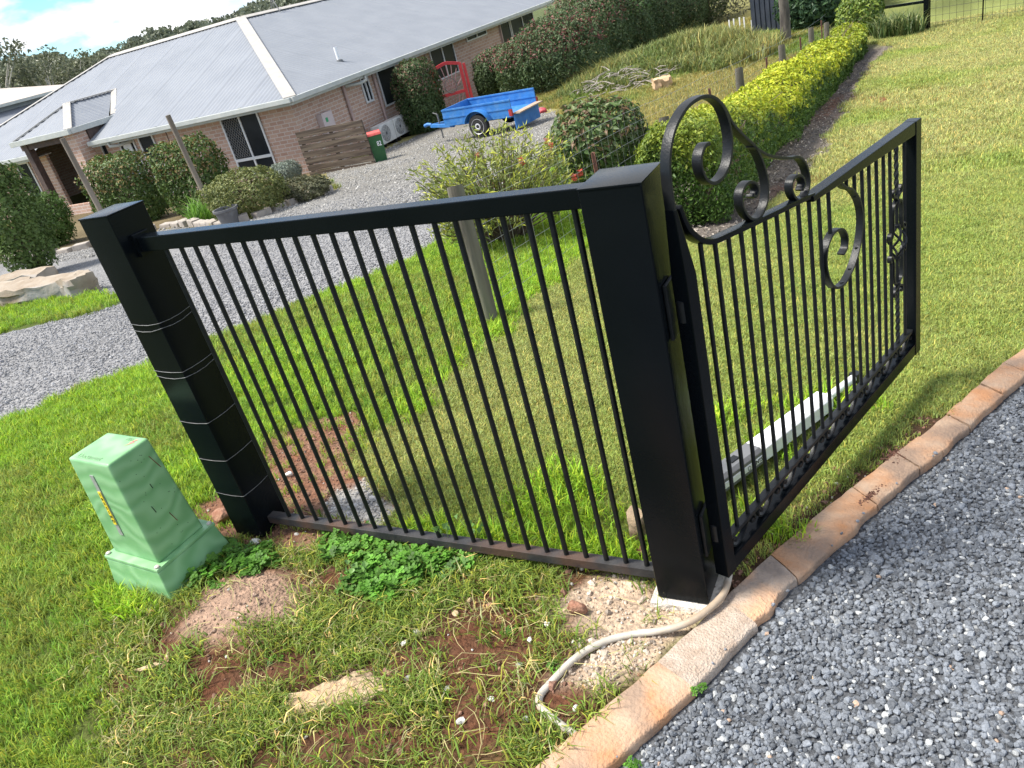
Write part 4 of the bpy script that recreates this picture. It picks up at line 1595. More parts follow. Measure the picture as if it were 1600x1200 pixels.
def clover(name, polys, n, label, s0=1.0):
    xs_, ys_ = [], []
    poly = P2(polys)
    A = np.array(poly)
    while len(xs_) < n:
        x, y = rng.uniform(A[:, 0].min(), A[:, 0].max()), rng.uniform(A[:, 1].min(), A[:, 1].max())
        if soft(poly, np.array([x]), np.array([y]), 0.03, 8, 0.05, 77)[0] > 0.5:
            xs_.append(x)
            ys_.append(y)
    xs_, ys_ = np.array(xs_), np.array(ys_)
    d = np.clip(segdist(xs_, ys_, poly+[poly[0]])/0.08, 0, 1)
    rot = np.zeros((n, 3))
    rot[:, 2] = rng.uniform(0, 6.28, n)
    rot[:, :2] = rng.normal(0, .3, (n, 2))
    s0 = s0*.66
    return scatter(name, CLOV, np.stack([xs_, ys_, H(xs_, ys_)+relief(xs_, ys_)+0.03*d*rng.random(n)], 1), rot, s0*rng.uniform(.7, 1.2, n), C3(.115, .27, .035)*(0.55+0.9*rng.random((n, 1))), label, 'clover')


clover('clover_patch', [(515, 830), (560, 838), (640, 858), (750, 860), (745, 885), (690, 905), (640, 935), (590, 955), (530, 930), (555, 890), (500, 865)], 300, 'dense green clover patch below the middle of the fence panel')
clover('clover_patch', [(318, 880), (360, 850), (425, 868), (432, 890), (395, 905), (345, 905), (318, 925), (300, 930)], 100, 'green clover patch on the right of the green pillar')
for k, (u, v) in enumerate(((1092, 1084), (982, 1190), (860, 1045), (430, 1040), (345, 925), (715, 935), (800, 985))):
    clover('weed_sprig', [(u-14, v-8), (u+14, v-8), (u+12, v+10), (u-12, v+10)], 6 if k != 4 else 14, 'small green weeds sprouting on bare ground', 0.36)
# broad leaved vine weeds over the bottom rail
M_LEAF = leafmat('broad_leaf', 0.3, 0.45)
for k, (u, v, lab_) in enumerate(((745, 855, 'vine with pale round leaves climbing the bottom rail'), (705, 862, 'vine leaves left of the pale vine on the bottom rail'), (568, 910, 'pale leaf sprig rising from the clover patch'))):
    q = at(u, v)
    n = 7
    pos = np.stack([q[0]+rng.normal(0, .03, n), np.full(n, q[1]-0.0)+rng.normal(0, .015, n), 0.03+rng.uniform(0, .09, n)], 1)
    w_ = empty('vine_weed', (q[0], q[1], hz(q[0], q[1])), label=lab_, cat='weed')
    me = leaf_mesh('leaf', pos-np.array(w_.location), rng.normal(0, .5, (n, 3))+np.array([.5, -.6, .8]), rng.uniform(.022, .034, n), C3(.20, .36, .10)*(0.8+0.5*rng.random((n, 1))), M_LEAF, 0.95)
    tag(mobj('leaf_cluster', me, w_), None, None, None, 'stuff')
    mb = MB()
    for p in pos-np.array(w_.location):
        mb.tube([(0, 0, 0), (p[0]*.5, p[1]*.5, p[2]*.7), tuple(p)], .0011, 4)
    mb.build('stem', pm('weed_stem', (.16, .24, .07), (.2, .3, .09), scale=10), w_)

# ================================================================== planting beyond the fence
M_STEM = pm('woody_stem', (.12, .085, .06), (.20, .15, .11), scale=20, rough=0.9, bump=0.5)
M_FOL = leafmat('shrub_leaf', 0.30, 0.42)
M_FOLG = leafmat('glossy_leaf', 0.25, 0.50)


def dirs(n):
    d = rng.normal(size=(n, 3))
    return d/np.linalg.norm(d, axis=1, keepdims=True)


def crown(n, r, pw=2.0, lump=0.16, shell=0.13, seed=0, zmin=-1.0):
    """points through the outer part of a lumpy super-ellipsoid, with outward normals"""
    d = dirs(int(n*1.6))
    d = d[d[:, 2] > zmin][:n]
    n = len(d)
    e = (np.abs(d)**pw).sum(1)**(-1/pw)
    lum = 1+lump*((fbm(d[:, 0]*3+seed, d[:, 1]*3+d[:, 2]*2.3, 1.0, 3, seed)-0.5)*2+(fbm(d[:, 0]*9+seed, d[:, 1]*9+d[:, 2]*7, 1.0, 2, seed+5)-0.5)*0.8)
    k = 1-np.abs(rng.normal(0, shell, n))
    far_ = rng.random(n) < 0.12
    k = np.where(far_, rng.uniform(0.4, 0.95, n), k)
    p = d*(e*lum*k)[:, None]*np.array(r)
    return p, d/np.array(r)


def stems(mb, h, r, n, seed, rad=0.02):
    q = random.Random(seed)
    for k in range(n):
        a = q.uniform(0, 2*PI)
        x, y = math.cos(a)*r*q.uniform(.2, .7), math.sin(a)*r*q.uniform(.2, .7)
        b = q.uniform(-.1, .1)*r
        mb.tube([(b, b, -0.05), (x*.4, y*.4, h*.35), (x*.8, y*.8, h*.65), (x, y, h*.9)], [rad, rad*.8, rad*.5, rad*.2], 6)


def shrub(name, label, cat, loc, r, cols, w, n, size, pw=2.0, lump=0.16, shell=0.13, mat=None, group=None, aspect=0.5, updir=0.3, zbase=None, rz=0.0, trunk=0.02, tips=None, seed=None):
    seed = seed if seed is not None else int(abs(loc[0]*13+loc[1]*7)) % 1000
    o = empty(name, loc, rz, label, cat, group)
    p, d = crown(n, r, pw, lump, shell, seed)
    p[:, 2] += r[2] if zbase is None else zbase
    keep = p[:, 2] > -0.03
    p, d = p[keep], d[keep]
    nrm = d/np.linalg.norm(d, axis=1, keepdims=True)+rng.normal(0, 0.55, p.shape)+np.array([0, 0, updir])
    col = mixcols(len(p), cols, w)
    if tips is not None:
        hi = (p[:, 2]/(2*r[2]) > 0.55) & (rng.random(len(p)) < tips[1])
        col[hi] = np.array(tips[0])*(0.7+0.6*rng.random((hi.sum(), 1)))
    me = leaf_mesh('foliage', p, nrm, size*rng.uniform(0.7, 1.35, len(p)), col, mat or M_FOL, aspect)
    mobj('foliage', me, o)
    mb = MB()
    stems(mb, 2*r[2], min(r[0], r[1]), 6, seed, trunk)
    mb.build('stem', M_STEM, o, sm=60)
    return o


DKG, MDG, LTG, OLV = C3(.035, .070, .022), C3(.060, .110, .030), C3(.13, .20, .045), C3(.095, .105, .045)

# long clipped hedge between lawn and wire fence, yellow green, its lit top painted into the leaf colour
hedge_pts = [(-1.10, 4.25), (-1.08, 5.2), (-1.10, 7.0), (-1.14, 9.5), (-1.18, 12), (-1.24, 14.5), (-1.30, 17), (-1.34, 19.0)]
N = 68000
hc = catmull([(a, b) for a, b in hedge_pts], 12)
ha = np.array(hc)
sl_ = np.concatenate([[0], np.cumsum(np.hypot(*np.diff(ha, axis=0).T))])
Lh = sl_[-1]
s = Lh*rng.random(N)**1.45
s[:4500] = np.abs(rng.normal(0, 0.07, 4500))-0.05
cxh = np.interp(s, sl_, ha[:, 0])
cyh = np.interp(s, sl_, ha[:, 1])+np.minimum(s, 0)
th = rng.uniform(0, 2*PI, N)
pwh = 3.2
ct, st_ = np.cos(th), np.sin(th)
e = (np.abs(ct)**pwh+np.abs(st_)**pwh)**(-1/pwh)
lum = 1+0.42*(fbm(s*1.6, th*0.9, 1.0, 3, 3)-0.5)+0.38*(fbm(s*5, th*2.5, 1.0, 2, 8)-0.5)
k = (1-np.abs(rng.normal(0, 0.11, N)))*lum
k[:4500] *= np.sqrt(rng.random(4500))
hw = 0.36+0.035*np.sin(s*2.1)+0.004*s
hh = (0.375+0.03*np.sin(s*1.3+1)-0.0085*s)
px_ = cxh+ct*e*k*hw
pz_ = hh+st_*e*k*hh
py_ = cyh+rng.normal(0, 0.03, N)
keep = pz_ > 0.0
nrm = np.stack([ct/hw, np.where(s < 0.15, -1.2, 0.0)+rng.normal(0, .3, N), st_/hh], 1)
nrm = nrm/np.linalg.norm(nrm, axis=1, keepdims=True)+rng.normal(0, .5, (N, 3))
pos = np.stack([px_, py_, H(cxh, cyh)+pz_], 1)
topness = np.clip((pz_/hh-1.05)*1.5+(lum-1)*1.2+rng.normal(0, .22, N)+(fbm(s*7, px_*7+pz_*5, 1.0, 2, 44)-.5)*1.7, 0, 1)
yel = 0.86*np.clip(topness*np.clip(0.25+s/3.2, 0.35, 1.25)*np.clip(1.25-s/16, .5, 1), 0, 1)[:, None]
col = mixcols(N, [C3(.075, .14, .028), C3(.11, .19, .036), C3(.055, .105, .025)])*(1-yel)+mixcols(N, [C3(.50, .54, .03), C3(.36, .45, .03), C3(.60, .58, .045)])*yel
hedge = empty('clipped_hedge', (-1.25, 4.2, hz(-1.25, 4.2)), label='long low clipped hedge with yellow green top coloured as lit along the lawn', cat='hedge')
lw = np.array(hedge.location)
size = (0.034+0.0034*s)*rng.uniform(.7, 1.35, N)
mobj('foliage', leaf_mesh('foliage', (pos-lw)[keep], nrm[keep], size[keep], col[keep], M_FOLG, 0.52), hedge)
mb = MB()
for k_ in range(44):
    s_ = k_*0.34+0.1
    x, y = np.interp(s_, sl_, ha[:, 0]), np.interp(s_, sl_, ha[:, 1])
    z = hz(x, y)
    for j in range(2):
        mb.tube([(x+random.uniform(-.1, .1)-lw[0], y-lw[1], z-0.05-lw[2]), (x+random.uniform(-.2, .2)-lw[0], y-lw[1], z+.3-lw[2]), (x+random.uniform(-.4, .4)-lw[0], y+random.uniform(-.1, .1)-lw[1], z+.66-lw[2])], [.012, .008, .003], 5)
tag(mb.build('stem', M_STEM, hedge, sm=60), None, None, None, 'stuff')
# pale litter under the hedge
n0 = 16000
x, y = rng.uniform(-1.9, 0.2, n0), rng.uniform(3.4, 19.5, n0)
mm_ = soft(MULCH, x, y, 0.12, 4, 0.12, 8)
ok = rng.random(n0) < mm_*np.clip(1.2-y/20, .2, 1)
x, y = x[ok], y[ok]
n = len(x)
me = leaf_mesh('leaf_litter', np.stack([x, y, H(x, y)+0.012], 1), rng.normal(0, .4, (n, 3))+np.array([0, 0, 1]), rng.uniform(.02, .05, n), mixcols(n, [C3(.30, .26, .22), C3(.19, .17, .15), C3(.12, .10, .09), C3(.42, .37, .31)]), leafmat('dead_leaf_litter', 0.05, .8), .35)
tag(mobj('leaf_litter', me), 'grey mulch and leaf litter strip beside the clipped hedge', 'mulch', None, 'stuff')

# rounded red-tipped bush behind the right post
zb = hz(-2.75, 6.35)
shrub('rounded_bush', 'rounded glossy bush with bronze tips behind the right post', 'bush', (-2.6, 6.5, zb), (0.50, 0.50, 0.46), [C3(.08, .14, .038), C3(.10, .16, .05), C3(.14, .17, .065)], None, 3900, 0.082, 2.6, 0.16, 0.14, M_FOLG, tips=(C3(.20, .13, .075), 0.22), aspect=0.42)
# airy bottlebrush with red flowers
bq = at(815, 405)
bb = empty('bottlebrush_shrub', (-2.75, 4.35, hz(-2.75, 4.35)), label='airy yellow green bottlebrush shrub with red flowers by the timber post', cat='shrub')
mb = MB()
tp, tn, tcol, along = [], [], [], []
r_ = random.Random(9)
fl = []
for k in range(190):
    a = r_.uniform(0, 2*PI)
    rr = 0.78*math.sqrt(r_.random())
    hx, hy, hz_ = math.cos(a)*rr*0.95, math.sin(a)*rr, r_.uniform(0.35, 1.0)*(1.08-0.30*rr)
    pts = [(hx*.08, hy*.08, -0.03), (hx*.4, hy*.4, hz_*.4), (hx*.8, hy*.8, hz_*.78), (hx, hy, hz_)]
    mb.tube(pts, [.009, .006, .004, .0015], 5)
    for j in range(34):
        t = r_.uniform(0.45, 1.05)
        q = np.array(pts[1])*(1-t)+np.array(pts[3])*t
        q = q+np.array([r_.gauss(0, .03), r_.gauss(0, .03), r_.gauss(0, .03)])
        tp.append(q)
        d = np.array([hx+r_.gauss(0, .6), hy+r_.gauss(0, .6), .5+r_.gauss(0, .4)])
        along.append(d)
        tn.append(np.cross(d, [r_.gauss(0, 1), r_.gauss(0, 1), r_.gauss(0, 1)]))
        up = t > 0.85 and r_.random() < .5
        tcol.append(np.array((.46, .48, .07) if up else (.23, .27, .075))*r_.uniform(.6, 1.4))
    if k % 17 == 3:
        fl.append((hx, hy, hz_))
mobj('foliage', leaf_mesh('foliage', np.array(tp), np.array(tn), np.array([r_.uniform(.05, .085) for _ in tp]), np.array(tcol), M_FOL, 0.22, 0.1, np.array(along)), bb)
tag(mb.build('stem', M_STEM, bb, sm=60), None, None, None, 'stuff')
M_FLR = pm('red_brush_flower', (.62, .07, .05), (.75, .16, .10), scale=40, rough=0.8)
for (x, y, z) in fl:
    fb = MB()
    for q in range(46):
        a, t = r_.uniform(0, 2*PI), r_.random()
        fb.tube([(x, y, z+0.06*t-.02), (x+math.cos(a)*.028, y+math.sin(a)*.028, z+0.06*t-.012)], .0016, 3, caps=False)
    fb.build('flower', M_FLR, bb)

# ================================================================== post and wire fence
M_OLD = pm('weathered_timber', (.085, .075, .058), (.19, .17, .135), scale=9, rough=0.95, bump=0.7, bscale=22, stretch=(1, 1, .12), c3=(.16, .155, .11), s3=5)
M_PICK = pm('rusty_picket', (.14, .06, .045), (.24, .11, .08), scale=30, rough=0.85, bump=0.3)
M_MESH = pm('fence_wire', (.26, .27, .27), (.36, .36, .35), scale=20, rough=0.4, metallic=0.4)


def timber_post(x, y, h, r, label, lean=(0, 0), group='timber fence posts'):
    mb = MB()
    n = 14
    q = random.Random(int(x*100+y*10))
    prof = []
    for k, t in enumerate((-.15, 0.0, .25, .5, .75, .95, 1.0)):
        for j in range(n):
            a = 2*PI*j/n
            rr = r*(1-.06*t)*(1+0.10*math.sin(2*a+x+4*t)+0.05*q.uniform(-1, 1))
            if t == 1.0:
                rr *= 0.93
            mb.v.append((math.cos(a)*rr+lean[0]*t*h, math.sin(a)*rr+lean[1]*t*h, t*h+(0.012*math.cos(a+1) if t >= .95 else 0)))
    for k in range(6):
        for j in range(n):
            mb.f.append((k*n+j, k*n+(j+1) % n, (k+1)*n+(j+1) % n, (k+1)*n+j))
    mb.f.append(tuple(6*n+j for j in range(n)))
    o = mb.build('timber_post', M_OLD, sm=50, loc=(x, y, hz(x, y)))
    return tag(o, label, 'post', group)


wq = at(768, 503)
near_post = timber_post(wq[0], wq[1], zat(wq[0], wq[1], 712, 290)-hz(wq[0], wq[1]), 0.052, 'weathered round timber post nearest the picket fence')
FX = -1.80


def onx(u, v, x=FX):
    d = ray(u, v)
    return CAM+(x-CAM[0])/d[0]*d


for (u, v, lab_) in ((1037, 183, 'timber fence post beside the rounded bush'), (1154, 106, 'timber fence post left of the yellow hedge, second beyond the gate loop'), (1221, 70, 'timber fence post third along the wire fence'), (1267, 43, 'timber fence post fourth along the wire fence'), (1291, 35, 'farthest timber fence post by the far gate')):
    q = onx(u, v)
    timber_post(FX, q[1], q[2]-hz(FX, q[1]), 0.055, lab_)
for k, (u, v) in enumerate(((926, 238), (1078, 137 if False else 150), (1108, 138), (1197, 90), (1250, 58), (1283, 32))):
    if k == 1:
        continue
    q = onx(u, v)
    h = q[2]-hz(FX, q[1])
    mb = MB()
    for a in (0, 2.1, 4.2):
        mb.beam((math.cos(a)*.009, math.sin(a)*.009, -.1), (math.cos(a)*.009, math.sin(a)*.009, h), .006, .018, up=(math.cos(a), math.sin(a), 0))
    o = mb.build('star_picket', M_PICK, loc=(FX, q[1], hz(FX, q[1])))
    tag(o, ('rusty steel picket in front of the rounded bush', '', 'rusty steel picket just above the gate loop', 'rusty steel picket between second and third timber posts', 'rusty steel picket between third and fourth timber posts', 'rusty steel picket farthest along the wire fence')[k], 'picket', 'rusty star pickets')
# wire mesh, real wires
wm = empty('wire_mesh_fence', (FX, wq[1], hz(FX, wq[1])), label='thin galvanised wire mesh strung along the timber posts', cat='wire fence')
mb = MB()
lw = np.array(wm.location)
for h in (0.08, 0.2, 0.32, 0.45, 0.58, 0.72, 0.84):
    pts = []
    for y in np.arange(wq[1], 19.3, 0.6):
        pts.append((FX-lw[0]+0.004*math.sin(y*5+h*9), y-lw[1], hz(FX, y)+h-lw[2]-0.008*math.sin(y*2.1)))
    mb.tube(pts, .0011 if h < .8 else .0014, 4, caps=False)
for y in np.arange(wq[1]+.1, 10, .15):
    z = hz(FX, y)-lw[2]
    mb.tube([(FX-lw[0], y-lw[1], z+.08), (FX-lw[0]+.003, y-lw[1]+.01, z+.45), (FX-lw[0], y-lw[1], z+.84)], .001, 4, caps=False)
tag(mb.build('wires', M_MESH, wm), None, None, None, 'stuff')

# ================================================================== far gate and rail across the end of the lawn
g0 = at(1447, 49)
g1 = at(1303, 36)
g2 = at(1640, 22)
fgp = tag(MB().box((-.055, -.055, -.2), (.055, .055, 1.35)).build('steel_gate_post', M_BLACK, bevel=.004, loc=(g0[0], g0[1], hz(g0[0], g0[1]))), 'black square steel post holding the far farm gate', 'post')
fr = empty('rail_fence', (g1[0], g1[1], hz(g1[0], g1[1])), label='single black rail fence running left from the far gate', cat='fence')
zt1 = zat(g1[0], g1[1], 1301, 24)
zt0 = zat(g0[0], g0[1], 1438, 4)
o_ = np.array(fr.location)
MB().beam(tuple(np.array((g1[0], g1[1], zt1))-o_), tuple(np.array((g0[0]-.05, g0[1]+.02, zt0))-o_), .05, .06).build('rail', M_BLACK, fr, bevel=.004)
MB().box((-.04, -.04, -.2), (.04, .04, zt1-o_[2]+.06)).build('end_post', M_BLACK, fr, bevel=.004)
fg = empty('farm_gate', tuple(g0), math.atan2(g2[1]-g0[1], g2[0]-g0[0]), label='black pipe farm gate with wire mesh at the end of the lawn', cat='gate')
gl = math.hypot(g2[0]-g0[0], g2[1]-g0[1])
MB().tube(catmull([(.07, 0, .03), (gl, 0, .03)], 2), .017, 8).build('bottom_pipe', M_BLACK, fg, sm=60)
MB().tube([(.07, 0, 1.10), (gl, 0, 1.10)], .017, 8).build('top_pipe', M_BLACK, fg, sm=60)
for xx in (.075, gl*.48, gl-.02):
    MB().tube([(xx, 0, .03), (xx, 0, 1.1)], .015, 8).build('upright', M_BLACK, fg, sm=60)
mb = MB()
for xx in np.arange(.2, gl, .14):
    mb.tube([(xx, 0, .04), (xx, 0, 1.08)], .003, 4)
for zz_ in np.arange(.16, 1.05, .15):
    mb.tube([(.07, 0, zz_), (gl, 0, zz_)], .003, 4)
tag(mb.build('wire_infill', M_BLACKBAR, fg), None, None, None, 'stuff')

# strappy plants at the far end of the hedge
for k, (u, v, lab_) in enumerate(((1388, 60, 'dark strappy leaved plant left of the far gate post'), (1420, 56, 'dark strappy leaved plant touching the far gate post'))):
    q = at(u, v)
    o = empty('strappy_plant', (q[0], q[1], q[2]), label=lab_, cat='plant', group='strappy plants by the far gate')
    me = tuft_mesh('foliage', 400+k, 260, .32, .62, .028, .75, None, .35)
    c = me.attributes['Col']
    arr = np.ones((len(me.vertices), 4), np.float32)
    arr[:, :3] = np.repeat(mixcols(260, [C3(.05, .10, .03), C3(.11, .17, .05), C3(.22, .24, .09)]), 5, axis=0)
    c.data.foreach_set('color', arr.ravel())
    me.materials.append(M_FOL)
    mobj('foliage', me, o)
# end of hedge: darker bush
q = at(1352, 62)
shrub('corner_bush', 'green bush closing the far end of the clipped hedge', 'bush', (q[0]-.15, q[1]+.5, q[2]), (.55, .6, .48), [C3(.10, .17, .03), C3(.2, .26, .04)], None, 2200, .10, 2.6)

# ================================================================== tall hedge and paddock things
th_pts = [((795, 150), (2.2, 1.3)), ((838, 150), (2.6, 1.4)), ((880, 142), (2.9, 1.5)), ((925, 118), (3.1, 1.5)), ((965, 100), (3.2, 1.5)), ((1005, 82), (3.1, 1.5)), ((1040, 66), (3.1, 1.6)), ((1070, 50), (3.0, 1.6))]
for k, ((u, v), (h, r)) in enumerate(th_pts):
    q = at(u, v)
    d_ = math.hypot(q[0]-CAM[0], q[1]-CAM[1])
    tgt = [(760, 75), (800, 60), (845, 28), (890, -15), (930, -30), (970, -40), (1010, -40), (1050, -30)][k]
    zt = zat(q[0], q[1], *tgt)
    hgt = max(1.2, (zt-q[2]))
    shrub('tall_bush', ['tall bush nearest the blue trailer in the red tipped hedge', 'red tipped hedge bush, second from the trailer', 'red tipped hedge bush, third from the trailer', 'red tipped hedge bush in the middle of the row', 'dark red tipped hedge bush with bright green sprigs', 'dark hedge bush, third from the paddock end', 'dark hedge bush, second from the paddock end', 'dark hedge bush at the paddock end of the row'][k], 'bush', (q[0]-.1, q[1]+r*.55, q[2]-.05), (r*.95, r*.9, hgt/2), [C3(.055, .095, .038), C3(.075, .12, .045), C3(.10, .135, .055)], None, 9000, .095, 3.0, .14, .10, M_FOLG, 'red tipped hedge bushes', tips=((.19, .075, .062) if k not in (4,) else (.12, .24, .06), .24 if k < 4 else .14), trunk=.04, seed=30+k)
# tall grass bank
n0 = 2600
pa = P2([(985, 140), (1040, 115), (1120, 112), (1190, 98), (1215, 70), (1150, 62), (1080, 45), (1030, 60), (960, 105), (900, 130), (870, 160), (905, 150)])
A = np.array(pa)
x, y = rng.uniform(A[:, 0].min(), A[:, 0].max(), n0*4), rng.uniform(A[:, 1].min(), A[:, 1].max(), n0*4)
ok = inpoly(x, y, pa)
x, y = x[ok][:n0], y[ok][:n0]
n = len(x)
rot = np.zeros((n, 3))
rot[:, 2] = rng.uniform(0, 6.28, n)
a_ = fbm(x, y, .6, 3, 200)[:, None]
scatter('bank_grass', TUFT_LONG, np.stack([x, y, H(x, y)], 1), rot, np.stack([rng.uniform(4, 7, n)]*2+[rng.uniform(3.5, 8.5, n)*(0.35+1.1*a_[:, 0])], 1), (C3(.28, .29, .11)*a_+C3(.12, .19, .06)*(1-a_))*(.7+.6*rng.random((n, 1))), 'tall seeding grass on the bank below the dark shed', 'grass')
# dry brush heap
q = at(975, 135)
bh = empty('brush_heap', (q[0], q[1], q[2]), label='heap of dry grey sticks below the red tipped hedge', cat='brush heap')
mb = MB()
for k in range(150):
    a, r = random.uniform(0, 2*PI), 1.1*math.sqrt(random.random())
    x, y, z = math.cos(a)*r*1.3, math.sin(a)*r*.8, random.uniform(0, .55)*(1.1-r*.8)
    b, e_ = random.uniform(0, 2*PI), random.uniform(-.3, .3)
    l = random.uniform(.2, .6)
    mb.tube([(x, y, z), (x+math.cos(b)*l*.5, y+math.sin(b)*l*.5, z+e_*l*.5+.03), (x+math.cos(b)*l, y+math.sin(b)*l, z+e_*l)], [.014, .011, .005], 5)
tag(mb.build('sticks', pm('dead_stick', (.22, .19, .16), (.38, .34, .30), scale=10, rough=.95), bh), None, None, None, 'stuff')
q = at(848, 176)
rock('rock', 62, (q[0], q[1], q[2]+.05), (.2, .14, .10), pm('red_tarp', (.35, .04, .06), (.48, .07, .08), scale=6, rough=.6), 'small red tub on the ground behind the trailer', 'tub')

# dark shed, trunk and bushes behind
q = at(1200, 50)
sd = far(1270, 20, 27.0)
shed = empty('farm_shed', (sd[0], sd[1], hz(sd[0], sd[1])-.3), math.radians(-38), label='dark charcoal metal shed beyond the paddock', cat='shed')
M_SHED = pm('charcoal_cladding', (.022, .028, .040), (.034, .040, .054), scale=3, rough=.5)
mb = MB()
W_, D_, HS = 2.3, 2.6, 1.62
nrib = 22
for sx_, fx in ((0, 1),):
    for k in range(nrib):
        x0_, x1_ = -W_/2+W_*k/nrib, -W_/2+W_*(k+1)/nrib
        zt_ = lambda x: HS+.50*(1-abs(x)/(W_/2))
        d_ = .03 if k % 2 else 0
        mb.hexa([(x0_, -D_/2-d_, -.5), (x1_, -D_/2-d_, -.5), (x1_, -D_/2+.05, -.5), (x0_, -D_/2+.05, -.5), (x0_, -D_/2-d_, zt_(x0_)), (x1_, -D_/2-d_, zt_(x1_)), (x1_, -D_/2+.05, zt_(x1_)), (x0_, -D_/2+.05, zt_(x0_))])
mb.build('gable_wall', M_SHED, shed)
MB().box((-W_/2, -D_/2+.06, -.5), (W_/2, D_/2, HS)).build('side_wall', M_SHED, shed)
for s_ in (-1, 1):
    MB().hexa([(0, -D_/2-.12, HS+.50), (s_*(W_/2+.12), -D_/2-.12, HS-.03), (s_*(W_/2+.12), D_/2, HS-.03), (0, D_/2, HS+.50), (0, -D_/2-.12, HS+.55), (s_*(W_/2+.12), -D_/2-.12, HS+.02), (s_*(W_/2+.12), D_/2, HS+.02), (0, D_/2, HS+.55)]).build('roof_sheet', M_SHED, shed)
q = at(1228, 66)
tr = empty('gum_tree', (q[0], q[1], q[2]), label='slim grey gum trunk standing in front of the dark shed', cat='tree')
M_BARK = pm('grey_bark', (.05, .042, .036), (.16, .14, .115), scale=7, rough=.95, bump=.6, stretch=(1, 1, .3))
MB().tube([(0, 0, -.2), (.02, 0, .8), (-.06, 0, 2.2), (-.02, 0, 4), (.15, .1, 6.5)], [.15, .125, .115, .10, .06], 12).build('trunk', M_BARK, tr, sm=60)
p, d = crown(2600, (1.9, 1.9, 1.5), 2, .3, .3, 5)
mobj('crown', leaf_mesh('crown', p+np.array([.2, .1, 7.2]), rng.normal(size=p.shape), .16*rng.uniform(.7, 1.3, len(p)), mixcols(len(p), [C3(.07, .10, .05), C3(.11, .14, .07)]), M_FOL, .3), tr)
for (u, v, r, h, cols, lab_) in ((1105, 36, 2.5, 3.4, [C3(.14, .14, .085), C3(.20, .19, .12), C3(.08, .09, .05)], 'olive grey tree left of the dark shed'), (1265, 45, .85, 1.4, [C3(.05, .10, .05), C3(.07, .13, .05)], 'green bush right of the grey gum trunk'),
                               (1040, 10, 1.8, 3.2, [C3(.06, .09, .035), C3(.1, .12, .05)], 'dark tree behind the end of the tall hedge'), (1330, 0, 1.5, 1.8, [C3(.035, .07, .03), C3(.06, .09, .03)], 'dark low tree above the far rail fence'), (1250, -10, 2.0, 4.0, [C3(.04, .07, .03), C3(.07, .10, .04)], 'tall dark tree behind the shed')):
    q = at(u, v)
    q = far(u, v, math.hypot(q[0]-CAM[0], q[1]-CAM[1])*(1.0 if v > 20 else .95))
    shrub('paddock_tree', lab_, 'tree', (q[0], q[1], hz(q[0], q[1])-.1), (r, r, h/2), cols, None, 4200, .15, 2.2, .28, .22, M_FOL, 'trees beyond the paddock', trunk=.06, aspect=.4, seed=60+u % 37)
# small white posts of the far farm fence below the shed
for k, (u, v) in enumerate(((1148, 46), (1157, 44), (1164, 44), (1176, 50), (1183, 50), (1198, 45), (1141, 48))):
    q = at(u, v+4)
    tag(MB().box((-.02, -.02, 0), (.02, .02, .42)).build('white_marker', M_WHITE, loc=tuple(q)), 'small white marker post by the dark shed', 'marker', 'white markers by the dark shed')

# ================================================================== the brick house
HC = (-14.369, 15.019)
HR = math.radians(2.089)
ZE, TP, SW = 0.20, math.tan(0.3787), 5.72      # eave height, roof slope, half width of a wing
HB = -2.35                                      # bottom of the walls
house = empty('brick_house', (HC[0], HC[1], 0), HR, label='pink brick house with a blue grey hipped metal roof', cat='house')


def brick_material():
    m = bpy.data.materials.new('pink_brick')
    m.use_nodes = True
    nt = m.node_tree
    N, K = nt.nodes.new, nt.links.new
    b = nt.nodes['Principled BSDF']
    b.inputs['Roughness'].default_value = .9
    t = N('ShaderNodeTexCoord')
    s = N('ShaderNodeSeparateXYZ')
    a = N('ShaderNodeMath')
    c = N('ShaderNodeCombineXYZ')
    K(t.outputs['Object'], s.inputs[0])
    K(s.outputs['X'], a.inputs[0])
    K(s.outputs['Y'], a.inputs[1])
    K(a.outputs[0], c.inputs['X'])
    K(s.outputs['Z'], c.inputs['Y'])
    br = N('ShaderNodeTexBrick')
    br.inputs['Scale'].default_value = 1
    br.inputs['Brick Width'].default_value = .27
    br.inputs['Row Height'].default_value = .105
    br.inputs['Mortar Size'].default_value = .011
    br.inputs['Mortar Smooth'].default_value = .15
    br.inputs['Bias'].default_value = -.1
    br.inputs['Color1'].default_value = (.46, .285, .215, 1)
    br.inputs['Color2'].default_value = (.56, .38, .295, 1)
    br.inputs['Mortar'].default_value = (.60, .53, .47, 1)
    K(c.outputs[0], br.inputs['Vector'])
    K(br.outputs['Color'], b.inputs['Base Color'])
    bp = N('ShaderNodeBump')
    bp.invert = True
    bp.inputs['Strength'].default_value = .6
    bp.inputs['Distance'].default_value = .01
    K(br.outputs['Fac'], bp.inputs['Height'])
    K(bp.outputs['Normal'], b.inputs['Normal'])
    return m


M_BRICK = brick_material()
M_ROOF = pm('blue_grey_roof_steel', (.185, .20, .225), (.21, .225, .25), scale=1.2, rough=.5, spec=.4, metallic=.0)
M_CAP = pm('cream_flashing', (.36, .335, .30), (.42, .395, .36), scale=4, rough=.5)
M_GUT = pm('cream_gutter', (.42, .44, .42), (.50, .51, .48), scale=4, rough=.4)
M_SOF = pm('soffit', (.50, .49, .46), (.55, .54, .51), scale=4, rough=.8)
M_GLASS = pm('dark_window_glass', (.012, .015, .019), (.03, .035, .04), scale=.8, rough=.2, spec=.12)
M_FRAME = pm('white_window_frame', (.66, .67, .68), (.72, .72, .72), scale=8, rough=.45)
M_DTIM = pm('dark_brown_timber', (.060, .040, .034), (.10, .065, .055), scale=9, rough=.7)
M_PIPE = pm('pink_downpipe', (.42, .30, .27), (.48, .35, .32), scale=6, rough=.5)
